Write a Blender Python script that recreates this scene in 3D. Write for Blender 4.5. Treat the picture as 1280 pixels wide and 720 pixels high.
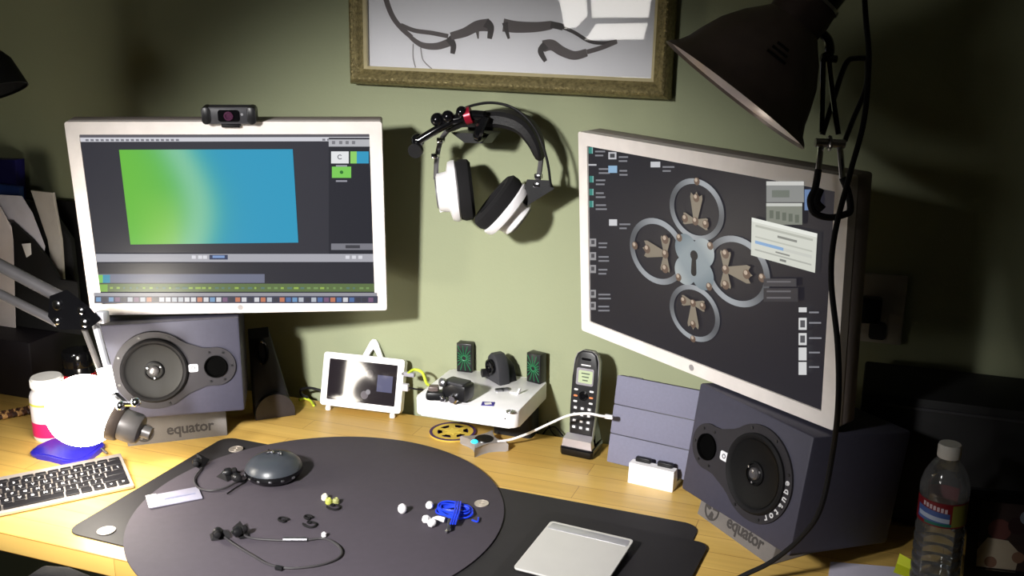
import bpy, bmesh, math, random
from mathutils import Vector, Matrix, Euler
R_ = math.radians
random.seed(7)
for o in list(bpy.data.objects): bpy.data.objects.remove(o)
scene = bpy.context.scene
COL = scene.collection

# ---------------------------------------------------------------- camera, light, exposure
F_PX, PITCH, HEAD, ROLL = 1270.0, 15.13, 20.53, 0.09
CAM = Vector((0.0, -1.64, 1.485))
DESK = 0.74          # desk top height
WALL = 0.03          # back wall plane
_p, _h, _r = R_(PITCH), R_(HEAD), R_(ROLL)
FW = Vector((-math.sin(_h)*math.cos(_p), math.cos(_h)*math.cos(_p), -math.sin(_p)))
_R = Vector((math.cos(_h), math.sin(_h), 0)); _U = _R.cross(FW)
RT = _R*math.cos(_r) + _U*math.sin(_r); UP = -_R*math.sin(_r) + _U*math.cos(_r)
cd = bpy.data.cameras.new('camera'); cam = bpy.data.objects.new('camera', cd); COL.objects.link(cam)
cd.sensor_width = 36.0; cd.lens = F_PX/1280*36.0; cd.clip_start = 0.02
mw = Matrix.Identity(4)
for i in range(3):
    mw[i][0] = RT[i]; mw[i][1] = UP[i]; mw[i][2] = -FW[i]; mw[i][3] = CAM[i]
cam.matrix_world = mw
scene.camera = cam
scene.view_settings.view_transform = 'Standard'
scene.view_settings.look = 'None'
scene.view_settings.gamma = 1.0
scene.view_settings.use_curve_mapping = False
scene.view_settings.exposure = 0.15
world = bpy.data.worlds.new('room_air'); scene.world = world; world.use_nodes = True
world.node_tree.nodes['Background'].inputs[0].default_value = (0.9, 0.85, 0.8, 1)
world.node_tree.nodes['Background'].inputs[1].default_value = 0.012

KEY_POS = Vector((-0.86, -1.85, 1.72)); KEY_AIM = Vector((-0.73, -0.05, 0.64))
ld = bpy.data.lights.new('key_lamp_light', 'SPOT'); ld.energy = 265; ld.color = (1.0, 0.975, 0.95)
ld.spot_size = R_(55); ld.spot_blend = 1.0; ld.shadow_soft_size = 0.075
key = bpy.data.objects.new('key_lamp_light', ld); COL.objects.link(key)
key.location = KEY_POS
key.rotation_euler = (KEY_AIM-KEY_POS).to_track_quat('-Z', 'Y').to_euler()
GLOBE_STRENGTH = 44.0

# pixel -> place: a direction, met with the plane of the thing it touches
def ray(x, y): return FW + RT*((x-640)/F_PX) - UP*((y-360)/F_PX)
def D(x, y, z=DESK):
    d = ray(x, y); return CAM + d*((z-CAM.z)/d.z)
def W(x, y, Y=WALL):
    d = ray(x, y); return CAM + d*((Y-CAM.y)/d.y)
def at_depth(x, y, t): return CAM + ray(x, y)*t

# ---------------------------------------------------------------- materials
def lin(c):
    o = []
    for v in c[:3]:
        v = v/255.0
        o.append(v/12.92 if v <= 0.04045 else ((v+0.055)/1.055)**2.4)
    return tuple(o)
MATS = {}
def M(name, col, rough=0.5, metal=0.0, var=0.06, scale=30.0, bump=0.0, emit=None, spec=0.5, coat=0.0, bscale=None, alpha=None, trans=0.0, ior=1.45):
    if name in MATS: return MATS[name]
    m = bpy.data.materials.new(name); m.use_nodes = True; nt = m.node_tree; N = nt.nodes; L = nt.links
    b = N['Principled BSDF']; c = lin(col)
    b.inputs['Roughness'].default_value = rough; b.inputs['Metallic'].default_value = metal
    b.inputs['Specular IOR Level'].default_value = spec; b.inputs['Coat Weight'].default_value = coat
    b.inputs['IOR'].default_value = ior; b.inputs['Transmission Weight'].default_value = trans
    tc = N.new('ShaderNodeTexCoord'); nz = N.new('ShaderNodeTexNoise'); nz.inputs['Scale'].default_value = scale
    nz.inputs['Detail'].default_value = 4
    L.new(tc.outputs['Object'], nz.inputs['Vector'])
    rp = N.new('ShaderNodeValToRGB')
    rp.color_ramp.elements[0].position = 0.3; rp.color_ramp.elements[1].position = 0.7
    rp.color_ramp.elements[0].color = tuple(v*(1-var) for v in c)+(1,)
    rp.color_ramp.elements[1].color = tuple(min(1, v*(1+var)) for v in c)+(1,)
    L.new(nz.outputs['Fac'], rp.inputs['Fac']); L.new(rp.outputs['Color'], b.inputs['Base Color'])
    if bump:
        nb = N.new('ShaderNodeTexNoise'); nb.inputs['Scale'].default_value = bscale or scale*8; nb.inputs['Detail'].default_value = 5
        L.new(tc.outputs['Object'], nb.inputs['Vector'])
        bp = N.new('ShaderNodeBump'); bp.inputs['Strength'].default_value = bump; bp.inputs['Distance'].default_value = 0.002
        L.new(nb.outputs['Fac'], bp.inputs['Height']); L.new(bp.outputs['Normal'], b.inputs['Normal'])
    if emit:
        b.inputs['Emission Color'].default_value = lin(emit[0])+(1,); b.inputs['Emission Strength'].default_value = emit[1]
    if alpha is not None: b.inputs['Alpha'].default_value = alpha
    MATS[name] = m; return m

def wood_mat():
    m = bpy.data.materials.new('birch_staves'); m.use_nodes = True; nt = m.node_tree; N = nt.nodes; L = nt.links
    b = N['Principled BSDF']; b.inputs['Roughness'].default_value = 0.42; b.inputs['Coat Weight'].default_value = 0.12; b.inputs['Coat Roughness'].default_value = 0.3
    tc = N.new('ShaderNodeTexCoord')
    br = N.new('ShaderNodeTexBrick'); br.inputs['Scale'].default_value = 1.0
    br.inputs['Brick Width'].default_value = 0.55; br.inputs['Row Height'].default_value = 0.045
    br.inputs['Mortar Size'].default_value = 0.0006; br.inputs['Bias'].default_value = 0.0; br.offset = 0.37
    br.inputs['Color1'].default_value = lin((232, 194, 108))+(1,); br.inputs['Color2'].default_value = lin((220, 180, 96))+(1,)
    br.inputs['Mortar'].default_value = lin((180, 134, 66))+(1,)
    L.new(tc.outputs['Object'], br.inputs['Vector'])
    mp = N.new('ShaderNodeMapping'); mp.inputs['Scale'].default_value = (2.5, 45, 8); L.new(tc.outputs['Object'], mp.inputs['Vector'])
    nz = N.new('ShaderNodeTexNoise'); nz.inputs['Scale'].default_value = 1.6; nz.inputs['Detail'].default_value = 6; nz.inputs['Distortion'].default_value = 0.4
    L.new(mp.outputs['Vector'], nz.inputs['Vector'])
    rp = N.new('ShaderNodeValToRGB'); rp.color_ramp.elements[0].position = 0.3; rp.color_ramp.elements[1].position = 0.75
    rp.color_ramp.elements[0].color = (0.80, 0.76, 0.70, 1); rp.color_ramp.elements[1].color = (1.0, 1.0, 1.0, 1)
    L.new(nz.outputs['Fac'], rp.inputs['Fac'])
    mx = N.new('ShaderNodeMix'); mx.data_type = 'RGBA'; mx.blend_type = 'MULTIPLY'; mx.inputs['Factor'].default_value = 0.8
    L.new(br.outputs['Color'], mx.inputs['A']); L.new(rp.outputs['Color'], mx.inputs['B']); L.new(mx.outputs['Result'], b.inputs['Base Color'])
    return m

def screen_mat(name, strength=1.0, rough=0.35, spec=0.25):
    m = bpy.data.materials.new(name); m.use_nodes = True; nt = m.node_tree; N = nt.nodes; L = nt.links
    b = N['Principled BSDF']; b.inputs['Base Color'].default_value = (0.008, 0.008, 0.009, 1)
    b.inputs['Roughness'].default_value = rough; b.inputs['Specular IOR Level'].default_value = spec
    a = N.new('ShaderNodeAttribute'); a.attribute_name = 'Col'
    L.new(a.outputs['Color'], b.inputs['Emission Color']); b.inputs['Emission Strength'].default_value = strength
    return m
def print_mat(name, rough=0.7):
    m = bpy.data.materials.new(name); m.use_nodes = True; nt = m.node_tree; N = nt.nodes; L = nt.links
    b = N['Principled BSDF']; b.inputs['Roughness'].default_value = rough
    a = N.new('ShaderNodeAttribute'); a.attribute_name = 'Col'
    L.new(a.outputs['Color'], b.inputs['Base Color'])
    return m
def glass_mat(name, gloss_rough=0.02, tint=(1, 1, 1), f=1.45, haze=0.0):
    m = bpy.data.materials.new(name); m.use_nodes = True; nt = m.node_tree; N = nt.nodes; L = nt.links
    N.remove(N['Principled BSDF']); out = N['Material Output']
    t = N.new('ShaderNodeBsdfTransparent'); t.inputs[0].default_value = tint+(1,)
    g = N.new('ShaderNodeBsdfGlossy'); g.inputs['Roughness'].default_value = gloss_rough
    fr = N.new('ShaderNodeFresnel'); fr.inputs['IOR'].default_value = f
    mx = N.new('ShaderNodeMixShader'); L.new(fr.outputs[0], mx.inputs[0]); L.new(t.outputs[0], mx.inputs[1]); L.new(g.outputs[0], mx.inputs[2])
    src = mx.outputs[0]
    if haze:
        df = N.new('ShaderNodeBsdfDiffuse'); df.inputs[0].default_value = (.9, .9, .92, 1); m2 = N.new('ShaderNodeMixShader'); m2.inputs[0].default_value = haze
        L.new(src, m2.inputs[1]); L.new(df.outputs[0], m2.inputs[2]); src = m2.outputs[0]
    L.new(src, out.inputs['Surface']); return m

BLACK = M('black_plastic', (22, 22, 24), 0.35)
BLACKM = M('matte_black', (16, 16, 18), 0.7)
RUBBER = M('black_rubber', (17, 16, 18), 0.75, spec=.3)
GLOSSB = M('gloss_black', (12, 12, 14), 0.12)
CHROME = M('chrome', (215, 215, 220), 0.15, 1.0)
STEEL = M('brushed_steel', (170, 170, 175), 0.35, 1.0)
ALU = M('aluminium', (200, 200, 204), 0.4, 0.6)
WHITE = M('white_plastic', (232, 230, 226), 0.35)
BEZEL = M('pale_bezel', (226, 219, 214), 0.45)
GREYD = M('dark_grey_plastic', (52, 52, 56), 0.5)
PAPER = M('white_paper', (225, 224, 226), 0.8)

# ---------------------------------------------------------------- mesh builder
def rotm(e): return Euler(e, 'XYZ').to_matrix().to_4x4()
def axis_m(o, n, up=Vector((0, 0, 1))):
    """matrix whose local Z looks along n, at o"""
    n = Vector(n).normalized(); up = Vector(up)
    x = up.cross(n)
    if x.length < 1e-4: x = Vector((1, 0, 0)).cross(n) if abs(n.x) < .9 else Vector((0, 1, 0)).cross(n)
    x.normalize(); y = n.cross(x)
    m = Matrix.Identity(4)
    for i in range(3): m[i][0] = x[i]; m[i][1] = y[i]; m[i][2] = n[i]; m[i][3] = o[i]
    return m
def smooth_path(pts, n=6, closed=False):
    pts = [Vector(p) for p in pts]
    if len(pts) < 3: return pts
    out = []; k = len(pts)
    rng = range(k) if closed else range(k-1)
    for i in rng:
        if closed: p0, p1, p2, p3 = pts[i-1], pts[i], pts[(i+1) % k], pts[(i+2) % k]
        else: p0, p1, p2, p3 = pts[max(i-1, 0)], pts[i], pts[i+1], pts[min(i+2, k-1)]
        for j in range(n):
            t = j/n
            out.append(0.5*((2*p1)+(p2-p0)*t+(2*p0-5*p1+4*p2-p3)*t*t+(3*p1-p0-3*p2+p3)*t**3))
    if not closed: out.append(pts[-1])
    return out
class G:
    def __init__(s): s.bm = bmesh.new()
    def box(s, c, size, bev=0.0, rot=None, seg=2):
        T = Matrix.Translation(Vector(c)) @ (rotm(rot) if rot else Matrix.Identity(4)) @ Matrix.Diagonal((*size, 1))
        r = bmesh.ops.create_cube(s.bm, size=1, matrix=T)
        if bev:
            es = list({e for v in r['verts'] for e in v.link_edges})
            bmesh.ops.bevel(s.bm, geom=es, offset=bev, segments=seg, profile=0.5, affect='EDGES')
        return s
    def lathe(s, prof, seg=28, m=None, cap0=True, cap1=True, sx=1, sy=1):
        m = m or Matrix.Identity(4); rings = []
        for r, z in prof:
            if r < 1e-6: rings.append([s.bm.verts.new(m @ Vector((0, 0, z)))])
            else: rings.append([s.bm.verts.new(m @ Vector((sx*r*math.cos(2*math.pi*i/seg), sy*r*math.sin(2*math.pi*i/seg), z))) for i in range(seg)])
        for a, b in zip(rings, rings[1:]):
            for i in range(seg):
                j = (i+1) % seg
                if len(a) == 1 and len(b) == 1: continue
                if len(a) == 1: s.bm.faces.new((a[0], b[j], b[i]))
                elif len(b) == 1: s.bm.faces.new((a[i], a[j], b[0]))
                else: s.bm.faces.new((a[i], a[j], b[j], b[i]))
        if cap0 and len(rings[0]) > 1: s.bm.faces.new(list(reversed(rings[0])))
        if cap1 and len(rings[-1]) > 1: s.bm.faces.new(rings[-1])
        return s
    def cyl(s, p0, p1, r0, r1=None, seg=16):
        p0, p1 = Vector(p0), Vector(p1); h = (p1-p0).length
        return s.lathe([(r0, 0), (r0 if r1 is None else r1, h)], seg, axis_m(p0, p1-p0))
    def ball(s, c, r, seg=16, scale=(1, 1, 1)):
        bmesh.ops.create_uvsphere(s.bm, u_segments=seg, v_segments=max(6, seg//2), radius=r, matrix=Matrix.Translation(Vector(c)) @ Matrix.Diagonal((*scale, 1)))
        return s
    def tube(s, pts, r, seg=8, n=6, closed=False, smooth=True):
        P = smooth_path(pts, n, closed) if smooth else [Vector(p) for p in pts]
        k = len(P); rings = []; up = None
        for i in range(k):
            a = P[i-1] if (closed or i > 0) else P[i]; b = P[(i+1) % k] if (closed or i < k-1) else P[i]
            t = (b-a)
            if t.length < 1e-9: t = Vector((0, 0, 1))
            t.normalize()
            if up is None:
                up = Vector((0, 0, 1)) if abs(t.z) < 0.9 else Vector((1, 0, 0))
            x = up - t*up.dot(t)
            if x.length < 1e-6: x = t.orthogonal()
            x.normalize(); y = t.cross(x); up = x
            rr = r(i/(k-1)) if callable(r) else r
            rings.append([s.bm.verts.new(P[i]+x*(rr*math.cos(2*math.pi*q/seg))+y*(rr*math.sin(2*math.pi*q/seg))) for q in range(seg)])
        rng = range(k) if closed else range(k-1)
        for i in rng:
            a, b = rings[i], rings[(i+1) % k]
            for q in range(seg): s.bm.faces.new((a[q], a[(q+1) % seg], b[(q+1) % seg], b[q]))
        if not closed:
            s.bm.faces.new(list(reversed(rings[0]))); s.bm.faces.new(rings[-1])
        return s
    def torus(s, m, Rr, r, seg=32, ms=10, a0=0, a1=2*math.pi):
        full = abs(a1-a0-2*math.pi) < 1e-6
        k = seg if full else seg+1
        pts = [m @ Vector((Rr*math.cos(a0+(a1-a0)*i/seg), Rr*math.sin(a0+(a1-a0)*i/seg), 0)) for i in range(k)]
        return s.tube(pts, r, ms, closed=full, smooth=False)
    def prism(s, poly, d0, d1, m=None, bev=0.0, seg=2):
        """2-D outline (x,y) -> from z=d0 to z=d1 in m's frame"""
        m = m or Matrix.Identity(4)
        a = [s.bm.verts.new(m @ Vector((p[0], p[1], d0))) for p in poly]
        b = [s.bm.verts.new(m @ Vector((p[0], p[1], d1))) for p in poly]
        n = len(poly); fs = [s.bm.faces.new(list(reversed(a))), s.bm.faces.new(b)]
        for i in range(n): fs.append(s.bm.faces.new((a[i], a[(i+1) % n], b[(i+1) % n], b[i])))
        if bev:
            es = list({e for v in b for e in v.link_edges if all(q in b for q in e.verts)} | {e for v in a for e in v.link_edges if all(q in a for q in e.verts)})
            bmesh.ops.bevel(s.bm, geom=es, offset=bev, segments=seg, profile=0.5, affect='EDGES')
        return s
    def hull(s, pts):
        vs = [s.bm.verts.new(Vector(p)) for p in pts]; bmesh.ops.convex_hull(s.bm, input=vs); return s
    def ring_prism(s, outer, inner, d0, d1, m=None):
        m = m or Matrix.Identity(4); n = len(outer)
        V = lambda p, z: s.bm.verts.new(m @ Vector((p[0], p[1], z)))
        oa, ob = [V(p, d0) for p in outer], [V(p, d1) for p in outer]
        ia, ib = [V(p, d0) for p in inner], [V(p, d1) for p in inner]
        for i in range(n):
            j = (i+1) % n
            s.bm.faces.new((oa[i], oa[j], ob[j], ob[i])); s.bm.faces.new((ia[j], ia[i], ib[i], ib[j]))
            s.bm.faces.new((ob[i], ob[j], ib[j], ib[i])); s.bm.faces.new((oa[j], oa[i], ia[i], ia[j]))
        return s
    def build(s, name, mat, parent=None, sharp=35, m=None, flat=False):
        me = bpy.data.meshes.new(name)
        bmesh.ops.recalc_face_normals(s.bm, faces=s.bm.faces[:])
        s.bm.to_mesh(me); s.bm.free()
        me.materials.append(mat)
        if not flat:
            for p in me.polygons: p.use_smooth = True
            me.set_sharp_from_angle(angle=R_(sharp))
        o = bpy.data.objects.new(name, me); COL.objects.link(o)
        if parent: o.parent = parent
        if m is not None: o.matrix_basis = m
        return o
def rrect(w, h, r, n=5, cx=0, cy=0):
    out = []
    for (sx, sy, a0) in ((1, 1, 0), (-1, 1, 90), (-1, -1, 180), (1, -1, 270)):
        for i in range(n+1):
            a = R_(a0+90*i/n); out.append((cx+sx*(w/2-r)+r*math.cos(a), cy+sy*(h/2-r)+r*math.sin(a)))
    return out
def circ(r, n=28, cx=0, cy=0, a0=0, a1=360):
    return [(cx+r*math.cos(R_(a0+(a1-a0)*i/n)), cy+r*math.sin(R_(a0+(a1-a0)*i/n))) for i in range(n+(0 if a1-a0 == 360 else 1))]
# frame whose prism plane is local x-z and depth runs towards -y (towards the viewer)
XZ = Matrix(((1, 0, 0, 0), (0, 0, -1, 0), (0, 1, 0, 0), (0, 0, 0, 1)))
def tag(o, label, cat, group=None):
    o['label'] = label; o['category'] = cat
    if group: o['group'] = group
    return o
def thing(name, label, cat, loc=(0, 0, 0), rotz=0.0, group=None, m=None):
    o = bpy.data.objects.new(name, None); COL.objects.link(o); o.empty_display_size = 0.03
    o.matrix_basis = m if m is not None else (Matrix.Translation(Vector(loc)) @ Matrix.Rotation(rotz, 4, 'Z'))
    return tag(o, label, cat, group)
def struct(o): o['kind'] = 'structure'; return o
def text_obj(name, s, size, mat, parent, m, extrude=0.0004, space=1.0, align='CENTER', bold=0.0):
    cu = bpy.data.curves.new('t', 'FONT'); cu.body = s; cu.size = size; cu.extrude = extrude; cu.align_x = align; cu.align_y = 'CENTER'
    cu.space_character = space; cu.resolution_u = 2; cu.offset = bold
    t = bpy.data.objects.new('t', cu); COL.objects.link(t)
    dg = bpy.context.evaluated_depsgraph_get(); me = bpy.data.meshes.new_from_object(t.evaluated_get(dg))
    bpy.data.objects.remove(t); bpy.data.curves.remove(cu)
    me.name = name; me.materials.clear(); me.materials.append(mat)
    o = bpy.data.objects.new(name, me); COL.objects.link(o); o.parent = parent; o.matrix_basis = m
    return o
class Paint:
    """flat printed / displayed shapes with their own colours, in a local x-z sheet facing -y"""
    def __init__(s): s.v = []; s.f = []; s.c = []; s.k = 0
    def poly(s, pts, col, fade=None):
        s.k += 1; i = len(s.v); y = -0.00004*s.k
        s.v += [(p[0], y, p[1]) for p in pts]; s.f.append(list(range(i, i+len(pts))))
        s.c.append([lin(c) for c in col] if isinstance(col[0], (tuple, list)) else [lin(col)]*len(pts))
    def rect(s, x0, z0, x1, z1, col): s.poly([(x0, z0), (x1, z0), (x1, z1), (x0, z1)], col)
    def disc(s, x, z, r, col, n=14, sz=1.0): s.poly([(x+r*math.cos(2*math.pi*i/n), z+sz*r*math.sin(2*math.pi*i/n)) for i in range(n)], col)
    def ring(s, x, z, r0, r1, col, n=40, a0=0, a1=360, col2=None, sx=1.0):
        s.k += 1; y = -0.00004*s.k
        for i in range(n):
            a, b = R_(a0+(a1-a0)*i/n), R_(a0+(a1-a0)*(i+1)/n); k = len(s.v)
            s.v += [(x+sx*r0*math.cos(a), y, z+r0*math.sin(a)), (x+sx*r1*math.cos(a), y, z+r1*math.sin(a)), (x+sx*r1*math.cos(b), y, z+r1*math.sin(b)), (x+sx*r0*math.cos(b), y, z+r0*math.sin(b))]
            s.f.append([k, k+1, k+2, k+3]); c2 = col2 or col
            mixc = lambda t: tuple(p*(1-t)+q*t for p, q in zip(lin(col), lin(c2)))
            ta, tb = 0.5+0.5*math.cos(a*2+.6), 0.5+0.5*math.cos(b*2+.6)
            s.c.append([mixc(ta), mixc(ta), mixc(tb), mixc(tb)])
    def grid(s, x0, z0, x1, z1, fn, nx=24, nz=14):
        s.k += 1; y = -0.00004*s.k; base = len(s.v); cs = []
        for j in range(nz+1):
            for i in range(nx+1):
                u, v = i/nx, j/nz; s.v.append((x0+(x1-x0)*u, y, z0+(z1-z0)*v)); cs.append(lin(fn(u, v)))
        for j in range(nz):
            for i in range(nx):
                a = j*(nx+1)+i; q = [a, a+1, a+nx+2, a+nx+1]; s.f.append([base+t for t in q]); s.c.append([cs[t] for t in q])
    def stroke(s, pts, w, col, n=6):
        P = smooth_path([Vector((p[0], p[1], 0)) for p in pts], n); k = len(P); s.k += 1; y = -0.00004*s.k
        for i in range(k):
            t = (P[min(i+1, k-1)]-P[max(i-1, 0)]).normalized(); nn = Vector((-t.y, t.x, 0)); ww = w(i/(k-1)) if callable(w) else w
            s.v += [tuple((P[i].x+nn.x*ww/2, y, P[i].y+nn.y*ww/2)), tuple((P[i].x-nn.x*ww/2, y, P[i].y-nn.y*ww/2))]
        b = len(s.v)-2*k
        for i in range(k-1):
            s.f.append([b+2*i, b+2*i+1, b+2*i+3, b+2*i+2]); s.c.append([lin(col)]*4)
    def build(s, name, mat, parent, m):
        me = bpy.data.meshes.new(name); me.from_pydata(s.v, [], s.f); me.update()
        ca = me.color_attributes.new('Col', 'FLOAT_COLOR', 'CORNER'); i = 0
        for f in s.c:
            for c in f: ca.data[i].color = (*c, 1); i += 1
        me.materials.append(mat)
        o = bpy.data.objects.new(name, me); COL.objects.link(o); o.parent = parent; o.matrix_basis = m
        return o
SCREEN = screen_mat('lcd_image', 0.9); PRINT = print_mat('printed_ink')

# ================================================================ the setting
wallm = M('sage_wall_paint', (148, 154, 124), 0.85, var=0.04, scale=3, bump=0.15, bscale=220)
roomm = M('dim_room_paint', (120, 118, 105), 0.9, var=0.04, scale=3)
floorm = M('dark_carpet', (60, 54, 48), 0.95, var=0.2, scale=60)
X0, X1, Y0, ZC = -2.6, 1.5, -3.4, 2.6
struct(G().box(((X0+X1)/2, WALL+0.05, ZC/2), (X1-X0+.2, 0.1, ZC)).build('wall_back', wallm))
struct(G().box((X0-0.05, (Y0+WALL)/2, ZC/2), (0.1, WALL-Y0, ZC)).build('wall_left', roomm))
struct(G().box((X1+0.05, (Y0+WALL)/2, ZC/2), (0.1, WALL-Y0, ZC)).build('wall_right', roomm))
struct(G().box(((X0+X1)/2, Y0-0.05, ZC/2), (X1-X0+.2, 0.1, ZC)).build('wall_front', roomm))
struct(G().box(((X0+X1)/2, (Y0+WALL)/2, -0.05), (X1-X0+.2, WALL-Y0+.2, 0.1)).build('floor', floorm))
struct(G().box(((X0+X1)/2, (Y0+WALL)/2, ZC+0.05), (X1-X0+.2, WALL-Y0+.2, 0.1)).build('ceiling', M('ceiling_paint', (170, 168, 160), 0.9)))
struct(G().box(((X0+X1)/2, WALL-0.007, 0.05), (X1-X0, 0.014, 0.1), 0.003).build('baseboard_back', M('trim_paint', (190, 188, 180), 0.5)))

# desk
WOOD = wood_mat()
DX0, DX1, DY0 = -2.3, 0.75, -0.632
t = thing('desk', 'long birch butcher-block desk against the green wall', 'desk', ((DX0+DX1)/2, DY0/2, 0))
w_ = DX1-DX0
G().box((0, 0, DESK-0.016), (w_, -DY0, 0.032), 0.003).build('desktop', WOOD, t)
for sx in (-1, 1):
    for sy in (-1, 1):
        G().box((sx*(w_/2-.08), sy*(-DY0/2-.06), (DESK-0.032)/2), (0.06, 0.06, DESK-0.032), 0.004).build('leg', BLACKM, t)
G().box((0, -DY0/2-.06, DESK-.075), (w_-.2, .02, .07)).build('rail', BLACKM, t)

# ================================================================ monitors
def posem(c, yaw, tilt, roll):
    return Matrix.Translation(Vector(c)) @ Matrix.Rotation(R_(yaw), 4, 'Z') @ Matrix.Rotation(R_(tilt), 4, 'X') @ Matrix.Rotation(R_(roll), 4, 'Y')
KM_ = 1.02
MW, MH, BZ = 0.50*KM_, 0.3315*KM_, 0.0205*KM_
def monitor(c, yaw, tilt, roll, label):
    m = posem(c, yaw, tilt, roll); t = thing('monitor', label, 'monitor', m=m)
    o = rrect(MW, MH, .004, 3); i = rrect(MW-2*BZ, MH-2*BZ, .0008, 3)
    G().ring_prism(o, i, -0.016, 0.0, XZ).build('bezel', BEZEL, t)
    G().prism(rrect(MW, MH, .004, 3), -0.046, -0.0162, XZ, 0.003).build('casing', M('monitor_side', (150, 140, 136), 0.4, 0.3), t)
    G().prism(rrect(0.12, 0.12, .01), -0.06, -0.046, XZ, 0.002).build('mount_plate', STEEL, t)
    G().prism(circ(0.005, 12, 0, -MH/2+BZ/2), 0.0, 0.0004, XZ).build('logo', M('logo_grey', (150, 146, 146), 0.3), t)
    inv = m.inverted()
    def S(px, py):
        a = inv @ CAM; d = (inv.to_3x3() @ ray(px, py)); q = a + d*((0.003-a.y)/d.y)
        return (q.x, q.z)
    return t, m, S
SW, SH = MW/2-BZ, MH/2-BZ
SCRM = Matrix.Translation((0, 0.003, 0))
LMC = CAM + (Vector((-1.018, -0.246, 1.151))-CAM)*KM_; RMC = CAM + (Vector((-0.251, -0.233, 1.137))-CAM)*KM_
lm, lmM, SL = monitor(LMC, 25.73, 5.6, 0.4, 'white-framed monitor showing a blue and green video editor')
P = Paint()
P.rect(-SW, -SH, SW, SH, (46, 46, 54))
P.rect(-SW, SH-.008, SW, SH, (88, 86, 92)); P.rect(-SW, SH-.0125, SW, SH-.0055, (205, 205, 212))
def q4(f, a, b, c, d, col): P.poly([f(*a), f(*d), f(*c), f(*b)], col)
def px_rect(f, x0, y0, x1, y1, col): q4(f, (x0, y0), (x1, y0), (x1, y1), (x0, y1), col)
for i in range(26): 
    x = -SW+.008+i*.008
    if i > 18: x += .23
    P.rect(x, SH-.0115, x+.005, SH-.008, (120, 120, 128))
# viewer image, green to blue
a, b = SL(149, 187), SL(373, 303)
def vg(u, v):
    e = 0.30 + 0.10*math.sin((1-v)*2.6)
    s1 = 1/(1+math.exp(-(u-e)*13)); k_ = max(0, 1-v*1.6)*max(0, 1-abs(u-.28)*4)
    g = (104+60*k_, 186+26*k_, 60+20*k_); bl = (40, 150, 188)
    c = [g[k]*(1-s1)+bl[k]*s1 for k in range(3)]
    h = math.exp(-((u-e-.03)/.11)**2)*.55
    return tuple(c[k]*(1-h)+(168, 214, 172)[k]*h for k in range(3))
P.grid(a[0], b[1], b[0], a[1], vg, 30, 18)
px_rect(SL, 411, 172, 468, 376, (30, 31, 40))
px_rect(SL, 411, 174, 468, 183, (178, 178, 184))
for x in (415, 424, 432, 440, 462): px_rect(SL, x, 176, x+4, 180, (120, 120, 126))
px_rect(SL, 414, 189, 436, 204, (226, 228, 230)); P.ring(*SL(425, 196), .0028, .0042, (90, 90, 100), 14, 40, 320)
px_rect(SL, 438, 189, 461, 204, (46, 150, 190)); px_rect(SL, 438, 189, 446, 204, (140, 205, 100))
px_rect(SL, 415, 208, 439, 222, (120, 200, 84)); P.disc(*SL(427, 215), .003, (40, 110, 40))
for y0 in (206, 225): px_rect(SL, 420, y0, 434, y0+2, (150, 150, 160))
px_rect(SL, 414, 304, 467, 312, (120, 120, 128)); px_rect(SL, 432, 306, 450, 310, (60, 60, 66))
px_rect(SL, 113, 317, 471, 327, (166, 166, 174)); px_rect(SL, 262, 318, 285, 324, (40, 52, 84)); px_rect(SL, 266, 319, 281, 322, (120, 150, 200))
for x in (240, 248, 254, 432, 440, 448): px_rect(SL, x, 319, x+5, 323, (215, 215, 222))
px_rect(SL, 116, 328, 471, 378, (38, 38, 46))
px_rect(SL, 121, 342, 331, 353, (108, 112, 132)); px_rect(SL, 121, 343, 129, 353, (120, 190, 80)); px_rect(SL, 129, 343, 138, 353, (40, 140, 170))
px_rect(SL, 121, 354, 471, 364, (92, 112, 66)); px_rect(SL, 121, 355, 135, 364, (120, 170, 60))
for i in range(40): px_rect(SL, 138+i*8.2, 358, 138+i*8.2+random.uniform(2, 7), 360.5, random.choice([(150, 180, 80), (120, 150, 90), (90, 120, 110)]))
px_rect(SL, 118, 365, 471, 369, (150, 150, 158)); px_rect(SL, 119, 369, 472, 378, (64, 66, 84))
for i in range(44):
    px_rect(SL, 121+i*7.9, 370.5, 121+i*7.9+6, 376, random.choice([(180, 185, 195), (80, 110, 160), (190, 120, 90), (60, 60, 70), (110, 150, 190), (210, 210, 215), (120, 90, 120)]))
P.build('screen', SCREEN, lm, SCRM)

rm, rmM, SR = monitor(RMC, -32.97, 3.5, 1.0, 'white-framed monitor with a dark keyhole ornament wallpaper and a clamp light on top')
P = Paint()
P.rect(-SW, -SH, SW, SH, (33, 31, 37))
def ic(x, y, w, h, col, lines=2):
    px_rect(SR, x, y, x+w, y+h, col)
    for k in range(lines):
        s = 0.17*(w+3); px_rect(SR, x+w+3, y+3+k*5+s, x+w+3+random.uniform(9, 16), y+5+k*5+s, (128, 128, 134))
for (x, y) in ((736, 184), (737, 220), (737, 236), (737, 251)): 
    ic(x, y, 5, 8, (140, 190, 185)); px_rect(SR, x, y, x+4, y+8, (50, 130, 120))
ic(736, 205, 10, 2, (190, 190, 195)); 
ic(761, 190, 10, 9, (190, 190, 195)); px_rect(SR, 763, 192, 769, 197, (60, 60, 64))
ic(761, 207, 11, 9, (140, 175, 205)); ic(762, 274, 10, 8, (205, 205, 208)); ic(814, 202, 12, 7, (196, 196, 200))
for y in (298, 315, 331, 362, 377):
    ic(738, y, 8, 10, (150, 148, 150)); px_rect(SR, 740, y+2, 744, y+7, (70, 68, 72))
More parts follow.
